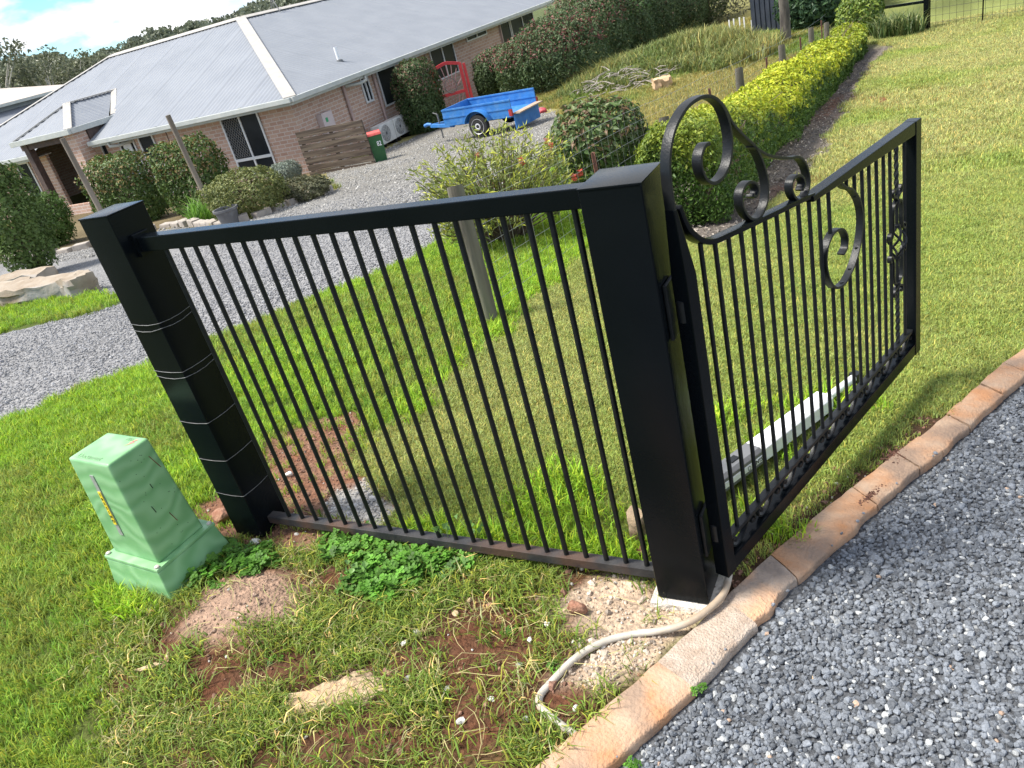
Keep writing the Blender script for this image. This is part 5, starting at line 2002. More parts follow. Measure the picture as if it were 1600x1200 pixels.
LOC = lambda a, b, z: (-a, b, z)


def hbox(a0, a1, b0, b1, z0, z1):
    return MB().box((-max(a0, a1), min(b0, b1), z0), (-min(a0, a1), max(b0, b1), z1))


# walls (outer leaf .11 thick)
hbox(.5, 8.2, .5, .61, HB, .14).build('front_wall', M_BRICK, house)
hbox(8.2, 11.2, 1.9, 2.01, HB, .80).build('porch_wall', M_BRICK, house)
hbox(8.09, 8.2, .612, 1.9, HB, .36).build('porch_side_wall', M_BRICK, house)
hbox(11.2, 17.5, .5, .61, HB, .14).build('front_wall', M_BRICK, house)
hbox(.5, .61, .612, 14.35, HB, .14).build('side_wall', M_BRICK, house)
hbox(.9, 1.0, 14.35, 19.0, HB, .14).build('side_wall', M_BRICK, house)
hbox(.612, .95, 14.24, 14.348, HB, .14).build('return_wall', M_BRICK, house)
hbox(17.4, 17.5, .612, 11, HB, .14).build('end_wall', M_BRICK, house)


def roof_face(name, lines, prof_dir, mat=M_ROOF):
    """corrugated sheet: lines = list of (bottom point, top point) across the face"""
    v, q = [], []
    n = len(lines)
    for i, (p0, p1) in enumerate(lines):
        o = .009*math.sin(2*PI*i/6)+(.022*(i % 60)/5 if (i % 60) <= 5 else 0)
        v += [(p0[0], p0[1], p0[2]+o), (p1[0], p1[1], p1[2]+o)]
        if i:
            k = 2*i
            q.append((k-2, k, k+1, k-1))
    me = np_mesh(name, v, q, None, None, mat)
    smooth(me)
    return mobj(name, me, house)


step = .0762/6*2.2
A_END = 18.05
la = []
for a in np.arange(0.02, A_END, step):
    bt = min(SW, a, A_END-a)
    b0 = -.02
    if 8.22 < a < 11.08:
        b0 = (.73+.67*max(0, min(a-8.26, 11.05-a))/1.42-ZE-.06)/TP
    la.append((LOC(a, b0, ZE+.05+max(b0, 0)*TP), LOC(a, bt, ZE+.05+bt*TP)))
roof_face('front_roof', la, 1)
lb = []
B_END = 19.3
for b in np.arange(0.02, B_END, step):
    at_ = min(SW, b)
    lb.append((LOC(-.02, b, ZE+.05), LOC(at_, b, ZE+.05+at_*TP)))
roof_face('side_roof', lb, 2)
ZR = ZE+.05+SW*TP
MB().add([LOC(SW, SW, ZR-.02), LOC(A_END-SW, SW, ZR-.02), LOC(A_END, 2*SW, ZE), LOC(2*SW, 2*SW, ZE)], [(0, 1, 2, 3)]).build('rear_roof', M_ROOF, house)
MB().add([LOC(SW, SW, ZR-.02), LOC(2*SW, 2*SW, ZE), LOC(2*SW, B_END, ZE), LOC(SW, B_END, ZR-.02)], [(0, 1, 2, 3)]).build('rear_roof', M_ROOF, house)
MB().add([LOC(A_END, 0, ZE+.03), LOC(A_END-SW, SW, ZR-.01), LOC(A_END, 2*SW, ZE)], [(0, 1, 2)]).build('end_roof', M_ROOF, house)
# far end of the side wing: gable with barge
MB().beam(LOC(-.05, B_END, ZE+.05), LOC(SW, B_END, ZR+.03), .06, .22).build('barge_board', M_GUT, house)
MB().add([LOC(.9, B_END-.25, .13), LOC(2*SW-.9, B_END-.25, .13), LOC(SW, B_END-.25, ZR-.1)], [(0, 1, 2)]).build('gable_wall', M_BRICK, house)


def cap(p, q, w=.30, h=.05):
    return MB().beam(p, q, w, h).build('ridge_cap', M_CAP, house, bevel=.015)


cap(LOC(.0, .0, ZE+.055), LOC(SW, SW, ZR+.010), .34)


def vcap(p, q, down, w=.2):
    """folded cap: a strip lying on each roof face"""
    p, q = Vector(LOC(*p)), Vector(LOC(*q))
    for dn in down:
        d = Vector(LOC(*dn))*w
        up = Vector((0, 0, .035))
        t = Vector((0, 0, .018))
        MB().hexa([p+up, q+up, q+d+up, p+d+up, p+up+t, q+up+t, q+d+up+t, p+d+up+t]).build('ridge_cap', M_CAP, house)


vcap((SW, SW, ZR), (A_END-SW, SW, ZR), [(0, -1, -TP), (0, 1, -TP)])
vcap((SW, SW, ZR), (SW, B_END, ZR), [(-1, 0, -TP), (1, 0, -TP)])
vcap((A_END-SW, SW, ZR), (A_END, 0, ZE+.05), [(-1, 0, 0), (0, 1, 0)], .16)
# gutters and fascia, soffit
for nm, p, q in (('gutter', (-.06, -.06), (8.15, -.06)), ('gutter', (11.0, -.06), (A_END+.06, -.06))):
    hbox(p[0], q[0], -.13, -.02, ZE-.07, ZE+.055).build(nm, M_GUT, house, bevel=.015)
    hbox(p[0]+.02, q[0], -.018, .01, ZE-.14, ZE+.02).build('fascia', M_GUT, house)
hbox(-.13, -.02, -.06, B_END, ZE-.07, ZE+.055).build('gutter', M_GUT, house, bevel=.015)
hbox(-.018, .01, .012, B_END, ZE-.14, ZE+.02).build('fascia', M_GUT, house)
hbox(.012, 8.1, .012, .62, ZE-.10, ZE-.07).build('soffit', M_SOF, house)
hbox(11.0, 17.6, .012, .62, ZE-.10, ZE-.07).build('soffit', M_SOF, house)
hbox(.012, .62, .622, B_END, ZE-.10, ZE-.07).build('soffit', M_SOF, house)
hbox(.622, .98, 14.36, B_END, ZE-.10, ZE-.07).build('soffit', M_SOF, house)

# porch roof: its own small hip running back into the front roof
PA0, PA1, PR, PZE, PZR, PB0, PB1 = 8.26, 11.05, 9.68, .73, 1.40, -.42, 2.95
lines = []
for b in np.arange(PB0, PB1, step):
    t = min(1.0, (b-PB0)/1.42)
    aR = PA0+(PR-PA0)*t
    zt = PZE+(PZR-PZE)*t
    # bottom edge climbs along the valley once the main roof is reached
    zb_ = max(PZE, ZE+.08+b*TP) if b > 0 else PZE
    ab = PA0+(PR-PA0)*min(1, (zb_-PZE)/(PZR-PZE)) if zb_ > PZE else PA0
    if ab >= aR:
        continue
    lines.append((LOC(ab, b, zb_), LOC(aR, b, zt)))
roof_face('porch_roof', lines, 2)
lines = []
for a in np.arange(PA0, PA1, step):
    t = min((a-PA0)/(PR-PA0), (PA1-a)/(PA1-PR))
    lines.append((LOC(a, PB0, PZE), LOC(a, PB0+1.42*t, PZE+(PZR-PZE)*t)))
roof_face('porch_roof', lines, 1)
MB().add([LOC(PA1, PB0, PZE), LOC(PR, PB0+1.42, PZR), LOC(PR, PB1, PZR), LOC(PA1, 1.4, PZE)], [(0, 1, 2, 3)]).build('porch_roof', M_ROOF, house)
cap(LOC(PA0, PB0, PZE+.03), LOC(PR, PB0+1.42, PZR+.03), .24, .04)
cap(LOC(PA1, PB0, PZE+.03), LOC(PR, PB0+1.42, PZR+.03), .12, .04)
cap(LOC(PR, PB0+1.42, PZR+.03), LOC(PR, PB1, PZR+.03), .16, .04)
cap(LOC(PA0, 1.35, PZE+.05), LOC(PR, PB1, PZR+.04), .18, .05)
hbox(PA0-.08, PA1+.1, PB0-.10, PB0, PZE-.13, PZE+.03).build('porch_gutter', M_GUT, house, bevel=.015)
hbox(PA0-.10, PA0, PB0+.002, 1.5, PZE-.13, PZE+.03).build('porch_gutter', M_GUT, house, bevel=.015)
hbox(PA0+.002, PA1, PB0+.002, 1.88, PZE-.12, PZE-.09).build('porch_ceiling', M_SOF, house)
hbox(PA0+.05, PA0+.50, PB0+.1, PB0+.58, HB, PZE-.13).build('porch_pier', M_BRICK, house)
hbox(PA0+.9, PA1-.2, PB0+.15, PB0+.26, HB, -1.5).build('porch_low_wall', M_BRICK, house)
for a in (PA1-.35,):
    hbox(a, a+.22, PB0+.12, PB0+.34, HB, PZE-.13).build('porch_post', M_DTIM, house)
hbox(PA0, PA0+.1, PB0+.6, 1.5, PZE-.45, PZE-.13).build('porch_beam', M_DTIM, house)
hbox(PA0+.5, PA1, PB0+.15, PB0+.25, PZE-.32, PZE-.13).build('porch_beam', M_DTIM, house)


def window(wall, p0, p1, z0, z1, nm=1, transom=None, screen=False, off=.0):
    """wall 1: along a on the front; wall 2: along b on the side.  frame > panes"""
    def bx(u0, u1, d0, d1, za, zb_):
        if wall == 1:
            return hbox(u0, u1, .5-d1+off, .5-d0+off, za, zb_)
        return hbox(.5-d1+off, .5-d0+off, u0, u1, za, zb_)
    lo, hi = min(p0, p1), max(p0, p1)
    f = bx(lo, hi, .004, .012, z0, z1).build('window', M_DTIM, house)
    t = .05
    for (u0, u1, za, zb_) in ((lo, lo+t, z0, z1), (hi-t, hi, z0, z1), (lo+t, hi-t, z1-t, z1), (lo+t, hi-t, z0, z0+t)):
        bx(u0, u1, .013, .05, za, zb_).build('frame', M_FRAME, f)
    for k in range(1, nm):
        u = lo+(hi-lo)*k/nm
        bx(u-.028, u+.028, .013, .052, z0+t, z1-t).build('mullion', M_FRAME, f)
    if transom is not None:
        bx(lo+t, hi-t, .013, .054, transom-.04, transom+.04).build('transom', M_FRAME, f)
    for k in range(nm):
        u0, u1 = lo+(hi-lo)*k/nm+.05, lo+(hi-lo)*(k+1)/nm-.05
        zs = [(z0+t, z1-t)] if transom is None else [(z0+t, transom-.04), (transom+.04, z1-t)]
        for za, zb_ in zs:
            bx(u0-.02, u1+.02, .014, .022, za, zb_).build('pane', M_GLASS, f)
    if screen:
        u0, u1 = (lo+hi)/2+.05, hi-.05
        mb = MB()
        z_a, z_b = (transom or z0)+.06, z1-.06
        for k in range(-14, 16):
            for sg in (-1, 1):
                pts = []
                for j in range(40):
                    uu_ = u0+(u1-u0)*j/39
                    zz_ = z_a+k*.12+sg*(uu_-u0)*1.3
                    if z_a < zz_ < z_b:
                        pts.append(LOC(uu_, .5-.055, zz_) if wall == 1 else LOC(.5-.055, uu_, zz_))
                if len(pts) > 1:
                    mb.tube([pts[0], pts[-1]], .006, 4)
        tag(mb.build('security_grille', pm('grey_grille', (.22, .22, .22), (.28, .28, .28), scale=8), f), None, None, None, 'stuff')
    return f


window(1, 3.13, 1.69, -1.62, .06, 2, -1.16, True)
window(1, 6.65, 5.98, -1.75, .06, 1, -1.2)
window(1, 7.55, 6.85, -1.75, .06, 1)
hbox(7.0, 7.35, .43, .46, -1.7, .0).build('curtain', M_FRAME, house)
window(1, 12.9, 12.2, -1.6, .02, 1, -1.1)
window(1, 10.2, 9.2, -1.3, .5, 2, -.9, False, 1.4)
window(2, 3.9, 4.33, -.72, .04, 2)
window(2, 4.85, 6.0, -1.05, .08, 1)
window(2, 8.35, 10.15, -1.0, .09, 2)
window(2, 11.28, 13.1, -.16, .10, 2)
window(2, 14.75, 16.2, -1.6, .04, 1, None, False, .4)
window(2, 16.3, 18.9, -1.0, .04, 2, None, False, .4)
hbox(.42, .62, 14.30, 14.36, HB, .12).build('corner_trim', M_PIPE, house)
# control joints, downpipes, eave pipes
for a in (5.4, 12.0):
    hbox(a, a+.02, .488, .499, HB, .12).build('control_joint', M_DTIM, house)


def pipe(pts, r=.045, name='downpipe', mat=None):
    return MB().tube([LOC(*p) for p in pts], r, 10).build(name, mat or M_PIPE, house, sm=60)


pipe([(-.06, 3.45, .10), (-.06, 3.45, -.02), (.05, 3.3, -.06), (.40, 3.0, -.03)], .05, 'eave_pipe', M_GUT)
pipe([(.44, 2.95, .0), (.44, 2.95, -1.0), (.44, 2.95, -2.2)], .05)
pipe([(.44, 4.62, .1), (.44, 4.62, -1), (.44, 4.62, -2.2)], .05)
pipe([(.44, 8.0, .1), (.44, 8.0, -.4)], .04)
pipe([(7.3, -.06, .10), (7.3, -.06, .0), (7.1, .1, -.04), (6.9, .44, -.02)], .05, 'eave_pipe', M_GUT)
pipe([(.94, 3.83, .57), (.94, 3.83, 1.02)], .055, 'vent_pipe', M_WHITE)
MB().lathe([(.13, -.02), (.11, .05), (.06, .07)], 12, LOC(.94, 3.83, .60)).build('vent_flashing', M_DKG, house)
# security light, meter box
sl0 = MB().box((-.05, -.04, -.03), (.05, .04, .03)).build('flood_light', M_WHITE, house, bevel=.01)
sl0.location = LOC(.35, .35, .06)
mbx = hbox(.30, .498, 1.38, 1.88, -1.05, -.46).build('meter_box', pm('pale_pink_box', (.56, .47, .46), (.60, .51, .50), scale=5, rough=.5), house, bevel=.012)
hbox(.292, .2995, 1.50, 1.60, -.72, -.60).build('green_sticker', pm('green_sticker', (.03, .30, .12), (.05, .36, .15), scale=9), mbx)
# antenna on the ridge
an = MB()
for p, q in (((SW, 7.6, ZR), (SW, 7.6, ZR+1.2)), ((SW-.35, 7.4, ZR-.1), (SW, 7.6, ZR+.5)), ((SW+.35, 7.8, ZR-.1), (SW, 7.6, ZR+.5))):
    an.tube([LOC(*p), LOC(*q)], .018, 6)
an.build('antenna_mast', M_WIRE, house)

# ------------------------------------------------------------------ things around the house
def hw(a, b, z=None):
    v = Vector((-a, b, 0))
    v.rotate(Matrix.Rotation(HR, 3, 'Z'))
    x, y = HC[0]+v.x, HC[1]+v.y
    return (x, y, hz(x, y) if z is None else z)


# timber slat screen standing off the corner
M_SLAT = pm('weathered_brown_board', (.042, .030, .023), (.10, .072, .052), scale=4, rough=.9, bump=.4, stretch=(.25, 1, 4), c3=(.14, .11, .08), s3=2.4)
sx0 = hw(-.02, -.25)
screen = empty('timber_screen', hw(-1.1, -.25, -1.86), HR, label='brown horizontal board screen hiding the bins at the house corner', cat='screen')
for k in range(7):
    z0 = .05+k*.178
    MB().box((-1.10+random.uniform(-.012, .012), -.03, z0), (1.08+random.uniform(-.015, .015), -.008+random.uniform(-.004, .004), z0+.154)).build('board', M_SLAT, screen, bevel=.004)
for x in (-1.0, 0, 1.0):
    MB().box((x-.04, -.006, -.3), (x+.04, .06, 1.26)).build('screen_post', M_SLAT, screen, bevel=.004)
# wheelie bin
bn = hw(-2.12, .12, -2.02)
binr = empty('wheelie_bin', bn, math.radians(38), label='green wheelie bin with red lid beside the board screen', cat='bin')
binr.scale = (.70, .62, .98)
M_BIN = pm('green_bin_plastic', (.020, .10, .030), (.028, .125, .038), scale=6, rough=.5)
M_LIDR = pm('red_bin_lid', (.50, .07, .06), (.58, .11, .09), scale=6, rough=.5)
MB().hexa([(-.20, -.24, .04), (.20, -.24, .04), (.20, .22, .04), (-.20, .22, .04), (-.27, -.32, .98), (.27, -.32, .98), (.27, .32, .98), (-.27, .32, .98)]).build('bin_body', M_BIN, binr, bevel=.02, seg=3)
MB().hexa([(-.285, -.34, .985), (.285, -.34, .985), (.285, .34, .985), (-.285, .34, .985), (-.25, -.30, 1.05), (.25, -.30, 1.05), (.25, .30, 1.06), (-.25, .30, 1.06)]).build('lid', M_LIDR, binr, bevel=.02, seg=3)
MB().tube([(-.24, .37, .98), (.24, .37, .98)], .018, 8).build('handle', M_BIN, binr)
for s_ in (-1, 1):
    w_ = MB().lathe([(.09, -.025), (.10, -.02), (.10, .02), (.09, .025)], 16, (s_*.24, .22, .10), 'X').build('wheel', M_BLACKBAR, binr, sm=40)
t = text_mesh('number', '82', .17, M_WHITE, binr, .001, True)
t.location = (.10, -.318, .76)
t.rotation_euler = (PI/2-.085, 0, 0)


# air conditioner outdoor units
def ac_unit(a, b, label):
    q = hw(a, b, -2.0)
    o = empty('air_conditioner', q, HR, label=label, cat='air conditioner', group='air conditioner units on the side wall')
    M_AC = pm('white_steel_case', (.62, .62, .60), (.70, .70, .68), scale=5, rough=.4)
    MB().box((-.16, -.40, .10), (.16, .40, .66)).build('case', M_AC, o, bevel=.02, seg=3)
    rg = MB()
    for r in (.23, .19, .15, .11, .07):
        rg.tube([(.172, -.1+r*math.cos(t), .38+r*math.sin(t)) for t in np.linspace(0, 2*PI, 25)[:-1]], .006, 5, closed=True)
    for k in range(12):
        t = 2*PI*k/12
        rg.tube([(.175, -.1+.05*math.cos(t), .38+.05*math.sin(t)), (.175, -.1+.23*math.cos(t), .38+.23*math.sin(t))], .004, 4)
    f = MB().lathe([(.245, .155), (.245, .166)], 24, (0, -.1, .38), 'X')
    f.build('fan_recess', M_DKG, o)
    tag(rg.build('fan_grille', M_AC, o), None, None, None, 'stuff')
    for s_ in (-.32, .32):
        MB().box((-.18, s_-.03, -.12), (.18, s_+.03, .098)).build('foot', M_BLACKBAR, o)
    return o


ac_unit(.0, 3.62, 'white air conditioner unit right behind the wheelie bin')
ac_unit(.02, 4.48, 'white air conditioner unit half hidden by the tall clipped bush')

# ------------------------------------------------------------------ blue box trailer
tq = at(751, 216)
trl = empty('box_trailer', (tq[0], tq[1], tq[2]), math.radians(-6), label='worn blue box trailer with its tailgate hanging open', cat='trailer')
M_BLUE = pm('worn_blue_paint', (.022, .14, .40), (.035, .19, .50), scale=5, rough=.55, c3=(.06, .20, .46), s3=6, bump=.1)
M_TYRE = pm('tyre_rubber', (.012, .012, .012), (.022, .022, .022), scale=20, rough=.85)
M_RIM = pm('silver_rim', (.55, .55, .56), (.66, .66, .67), scale=12, rough=.35, metallic=.3)
Lx0, Lx1, Wy, Zf, Zt = -1.12, .98, 1.20, .42, .78
MB().box((Lx0, .16, Zf-.05), (Lx1, .16+Wy, Zf)).build('floor', M_BLUE, trl)
for nm, y in (('side_panel', .16), ('side_panel', .16+Wy-.03)):
    sp_ = MB().box((Lx0, y, Zf+.001), (Lx1, y+.03, Zt)).build(nm, M_BLUE, trl, bevel=.004)
    for zz_ in (Zt-.035, Zf+.14):
        MB().box((Lx0, y-.014, zz_), (Lx1, y-.001, zz_+.035)).build('pressing', M_BLUE, sp_)
MB().box((Lx0, .192, Zf+.001), (Lx0+.03, .158+Wy-.03, Zt)).build('front_panel', M_BLUE, trl, bevel=.004)
tg = MB().box((Lx1+.005, .18, Zf-.36), (Lx1+.035, .14+Wy, Zf-.01)).build('tailgate', M_BLUE, trl, bevel=.004)
MB().box((Lx1-.02, .2, Zf+.002), (Lx1+.20, .12+Wy, Zf+.028)).build('loose_board', pm('old_plywood', (.30, .22, .15), (.42, .32, .23), scale=9, rough=.9), trl)
for y in (.11, .16+Wy-.02):
    MB().box((Lx1-.06, y, Zf-.02), (Lx1+.02, y+.07, Zf+.13)).build('tail_light', pm('red_lens', (.30, .03, .03), (.38, .05, .05), scale=9, rough=.3), trl)
# drawbar
for s_ in (-1, 1):
    MB().beam((Lx0+.2, .16+Wy/2+s_*.5, Zf-.07), (Lx0-.95, .16+Wy/2, Zf-.09), .06, .08).build('drawbar', M_BLUE, trl)
MB().tube([(Lx0-.93, .16+Wy/2, Zf-.06), (Lx0-1.06, .16+Wy/2, Zf-.04), (Lx0-1.16, .16+Wy/2, Zf-.07)], [.04, .045, .05], 10).build('coupling', M_BLUE, trl, sm=60)
MB().tube([(Lx0-.55, .16+Wy/2-.12, Zf-.42), (Lx0-.55, .16+Wy/2-.12, Zf+.2)], .022, 8).build('jockey_stand', M_WIRE, trl, sm=60)
MB().tube([(Lx0-.55, .16+Wy/2-.12, Zf+.2), (Lx0-.68, .16+Wy/2-.12, Zf+.25)], .014, 8).build('jockey_handle', M_WIRE, trl)
MB().tube([(-.9, .4, .33), (-.2, .4, .33), (.9, .4, .33)], .02, 6).build('chassis_rail', M_BLUE, trl)
for y, sgn in ((0.0, -1), (.16+Wy+.04, 1)):
    wh_ = MB().lathe([(.185, 0), (.262, .005), (.285, .03), (.285, .12), (.262, .145), (.185, .15)], 28, (0, y-.0, .285), 'Y').build('wheel', M_TYRE, trl, sm=40)
    rm = MB().lathe([(.03, .012), (.05, -.004), (.11, .004), (.15, .016), (.185, -.008), (.19, .02), (.19, .13)], 24, (0, y, .285), 'Y').build('rim', M_RIM, wh_, sm=40)
    for k in range(8):
        t = 2*PI*k/8
        MB().lathe([(.02, -.004), (.016, -.009)], 8, (.115*math.cos(t), y+.004, .285+.115*math.sin(t)), 'Y').build('rim_hole', M_TYRE, wh_)
    yy = y-.03 if sgn < 0 else y
    gd = MB()
    arc = [(.38*math.cos(t), .30+.36*math.sin(t)) for t in np.linspace(.25, PI-.25, 15)]
    gd.ribbon(arc, .012, .20, yy+.10)
    gd.build('mudguard', M_BLUE, trl, sm=40)

# red steel gate leaning between the bushes
rq = hw(-1.05, 6.55)
rg_ = empty('red_steel_gate', (rq[0], rq[1], hz(rq[0], rq[1])), math.radians(38), label='bright red steel gate panel standing behind the blue trailer', cat='gate')
rg_.scale = (1.0, 1.0, 1.12)
M_RED = pm('bright_red_paint', (.52, .025, .035), (.60, .045, .05), scale=9, rough=.4)
w2_, h_ = .46, 1.52
for x in (-w2_, w2_):
    MB().box((x-.05, -.04, -.05), (x+.05, .04, h_-.06)).build('gate_upright', M_RED, rg_, bevel=.004)
    MB().box((x*1.28-.045, -.03, -.05), (x*1.28+.045, .03, h_-.10)).build('outer_upright', M_RED, rg_, bevel=.004)
MB().ribbon(catmull([(-w2_, h_-.08), (-w2_*.5, h_-.02), (0, h_+.02), (w2_*.5, h_-.02), (w2_, h_-.08)], 5), .085, .07).build('arched_top', M_RED, rg_)
MB().box((-w2_+.05, -.03, .65), (w2_-.05, .03, .73)).build('cross_rail', M_RED, rg_)
MB().box((-w2_+.04, -.02, .08), (w2_-.04, .02, .14)).build('cross_rail', M_RED, rg_)
M_PINK = pm('faded_red_rod', (.45, .22, .22), (.52, .30, .30), scale=9, rough=.5)
for k, t in enumerate(np.linspace(.35, PI-.35, 7)):
    MB().tube([(.14*math.cos(t), 0, .72+.05+.14*math.sin(t)*.5), (w2_*1.0*math.cos(t)*.95, 0, min(h_-.06, .76+.85*math.sin(t)))], .016, 6).build('sunray_rod', M_PINK, rg_)
for k in range(6):
    x = -.36+.144*k
    MB().tube([(x*.3, 0, .14), (x, 0, .66)], .016, 6).build('sunray_rod', M_PINK, rg_)
rim_ = MB().tube([(.0+.2*math.cos(t), -.04, .92+.2*math.sin(t)) for t in np.linspace(0, 2*PI, 25)[:-1]], .012, 6, closed=True)
rim_.build('round_ornament', M_WIRE, rg_)

# ------------------------------------------------------------------ garden in front of the house
def hshrub(u, v, r, cols, label, n, size, top=None, pw=2.2, cat='bush', mat=None, name='garden_bush', group=None, tips=None, lump=.16, shell=.12, dist=None, aspect=.5, ab=None):
    if ab:
        q = hw(*ab)
    elif dist:
        q = far(u, v, dist)
    else:
        q = at(u, v)
    z = hz(q[0], q[1])
    if top:
        r = (r[0], r[1], max(.2, (zat(q[0], q[1], *top)-z)/2))
    return shrub(name, label, cat, (q[0], q[1], z-.03), r, cols, None, int(n*1.8), size*.72, pw, lump, shell, mat or M_FOLG, group, aspect, .3, None, HR, .025, tips, int(u) % 91)


GD = [C3(.065, .12, .028), C3(.09, .15, .035), C3(.12, .17, .045)]
GO = [C3(.15, .175, .05), C3(.21, .22, .07), C3(.11, .14, .045)]
hshrub(208, 322, (.95, .55, .9), GD, 'square clipped dark bush left of the tall garden pole', 4200, .12, (182, 238), 5, dist=21.5, tips=((.20, .15, .05), .25))
hshrub(318, 312, (.85, .5, .9), GD, 'square clipped dark bush just right of the tall garden pole', 4200, .12, (300, 210), 5, dist=19.5, tips=((.20, .15, .05), .25))
hshrub(398, 335, (.78, .7, .6), GO, 'rounded olive bush in the bed beside the driveway', 3800, .085, (392, 258), 2.4, lump=.25)
hshrub(452, 285, (.42, .4, .4), [C3(.20, .24, .19), C3(.26, .30, .25)], 'silvery grey green bush by the house corner', 2200, .075, (440, 250), 2.2)
hshrub(472, 312, (.72, .6, .3), [C3(.09, .10, .05), C3(.13, .13, .07)], 'low spreading olive bush at the end of the bed', 2600, .08, (455, 280), 2.2, lump=.3)
hshrub(22, 345, (.55, .5, 1.0), [C3(.10, .16, .04), C3(.14, .20, .055)], 'tall loose conifer bush at the left edge', 4200, .10, (5, 228), 2.0, lump=.3, dist=15.5)
hshrub(88, 384, (.62, .55, .7), [C3(.085, .15, .032), C3(.12, .20, .045)], 'wide green bush beside the wire bound post', 4200, .095, (75, 292), 2.2, lump=.3)
hshrub(4, 392, (.4, .4, .4), GD, 'low dark bush at the left edge below the conifer', 2000, .09, (0, 345), 2.2)
hshrub(652, 203, (.64, .66, .9), [C3(.060, .10, .034), C3(.08, .125, .042)], 'tall dense clipped bush hiding the air conditioners', 6500, .12, (632, 97), 4, tips=((.20, .12, .08), .25), ab=(-.6, 5.2))
hshrub(770, 160, (.42, .45, .6), [C3(.065, .10, .04), C3(.085, .13, .045)], 'rounded bush between the red gate and the tall hedge', 2600, .12, (750, 98), 2.6, ab=(-1.2, 8.9))
# agapanthus-like clumps and pot
for k, (u, v, n_, s_, lab_, colr) in enumerate(((255, 325, 240, .75, 'fountain grass clump between the two clipped bushes', (.13, .15, .07)), (322, 345, 260, .55, 'bright green strappy clump at the foot of the tall garden pole', (.15, .30, .04)), (348, 335, 120, .5, 'yellow green leaves growing in the black pot', (.28, .38, .05)))):
    q = at(u, v)
    o = empty('grassy_clump', tuple(q), label=lab_, cat='plant', group='grassy clumps in the bed')
    me = tuft_mesh('foliage', 500+k, n_, .30 if k < 2 else .14, s_, .022, .8, None, .35)
    arr = np.ones((len(me.vertices), 4), np.float32)
    arr[:, :3] = np.repeat(np.array(colr)*(.6+.8*rng.random((n_, 1))), 5, axis=0)
    me.attributes['Col'].data.foreach_set('color', arr.ravel())
    me.materials.append(M_FOL)
    mobj('foliage', me, o)
q = at(362, 351)
pot = tag(MB().lathe([(.15, 0), (.20, .26), (.225, .27), (.225, .31), (.20, .31), (.19, .25)], 20).build('plant_pot', pm('grey_black_pot', (.10, .10, .105), (.15, .15, .155), scale=9, rough=.6), sm=40, loc=tuple(q)), 'black plastic plant pot on the edge of the driveway', 'pot')
# garden poles
for (u, v, tu, tv, D, lab_) in ((322, 306, 262, 180, 17.2, 'tall leaning weathered pole between two clipped bushes'), (158, 325, 97, 216, 17.5, 'tall weathered pole in front of the porch')):
    q = far(u, v, D)
    z0 = hz(q[0], q[1])
    tq_ = far(tu, tv, D)
    mb = MB().tube([(0, 0, z0-q[2]-.2), (tq_[0]-q[0], tq_[1]-q[1], tq_[2]-q[2])], [.055, .050], 14)
    tag(mb.build('timber_pole', pm('sunbleached_pole', (.17, .14, .11), (.30, .25, .20), scale=6, rough=.95, bump=.5, stretch=(1, 1, .15)), sm=60, loc=tuple(q)), lab_, 'pole', 'tall timber poles in the garden')
# rail wire between poles' tops is too fine to see
# bed edging stones
M_EDGE = pm('grey_edging_block', (.28, .25, .22), (.42, .37, .32), scale=6, rough=.95, bump=.5)
edg = empty('bed_edging', tuple(at(350, 352)), label='row of small stone blocks edging the garden bed', cat='garden edging')
o_ = np.array(edg.location)
ep = catmull(BED_EDGE, 10)
acc = 0
last = ep[0]
em = [MB().box((-.17, -.09, -.1), (.17, .09, .085+.02*k)).mesh('edging_block', M_EDGE, .02) for k in range(3)]
for p in ep[1:]:
    acc += math.hypot(p[0]-last[0], p[1]-last[1])
    if acc > .38:
        acc = 0
        b = mobj('edging_block', random.choice(em), edg, (p[0]-o_[0], p[1]-o_[1], hz(p[0], p[1])-o_[2]), math.atan2(p[1]-last[1], p[0]-last[0])+random.uniform(-.08, .08))
    last = p
# sandstone blocks on the grass island
M_BLK = pm('sandstone_block', (.25, .195, .14), (.35, .30, .24), scale=3, rough=.95, bump=.5, bscale=14, c3=(.30, .295, .285), s3=1.2)


def block(u, v, size, rz, seed, label, tilt=0):
    q = at(u, v)
    r = random.Random(seed)
    mb = MB().box((-size[0]/2, -size[1]/2, -.12), (size[0]/2, size[1]/2, size[2]))
    o = mb.build('sandstone_block', M_BLK, loc=tuple(q), rz=rz)
    bm = bmesh.new()
    bm.from_mesh(o.data)
    bmesh.ops.subdivide_edges(bm, edges=bm.edges, cuts=5, use_grid_fill=True)
    for vv in bm.verts:
        vv.co += Vector((r.gauss(0, .018), r.gauss(0, .018), r.gauss(0, .014)))
    bm.to_mesh(o.data)
    bm.free()
    smooth(o.data, 30)
    o.rotation_euler = (tilt, 0, rz)
    return tag(o, label, 'stone block', 'sandstone blocks by the driveway')


block(72, 464, (1.25, .42, .22), .15, 1, 'long grey sandstone block on the grass island, nearest the post')
block(130, 458, (.38, .36, .24), -.3, 2, 'short brown end block right of the long sandstone block')
block(0, 472, (1.0, .5, .22), .3, 3, 'sandstone block at the left edge of the picture')
block(40, 450, (1.1, .45, .22), .15, 4, 'sandstone block lying behind the long grey one')
tan = block(1036, 141, (.42, .34, .30), .5, 9, 'squarish tan sandstone block alone on the paddock grass')
tan.data.materials[0] = pm('tan_sandstone', (.46, .30, .17), (.56, .40, .25), scale=6, rough=.95, bump=.4)
del tan['group']

# ================================================================== background
def frame_from(pa, pb):
    return math.atan2(pb[1]-pa[1], pb[0]-pa[0]), math.hypot(pb[0]-pa[0], pb[1]-pa[1])


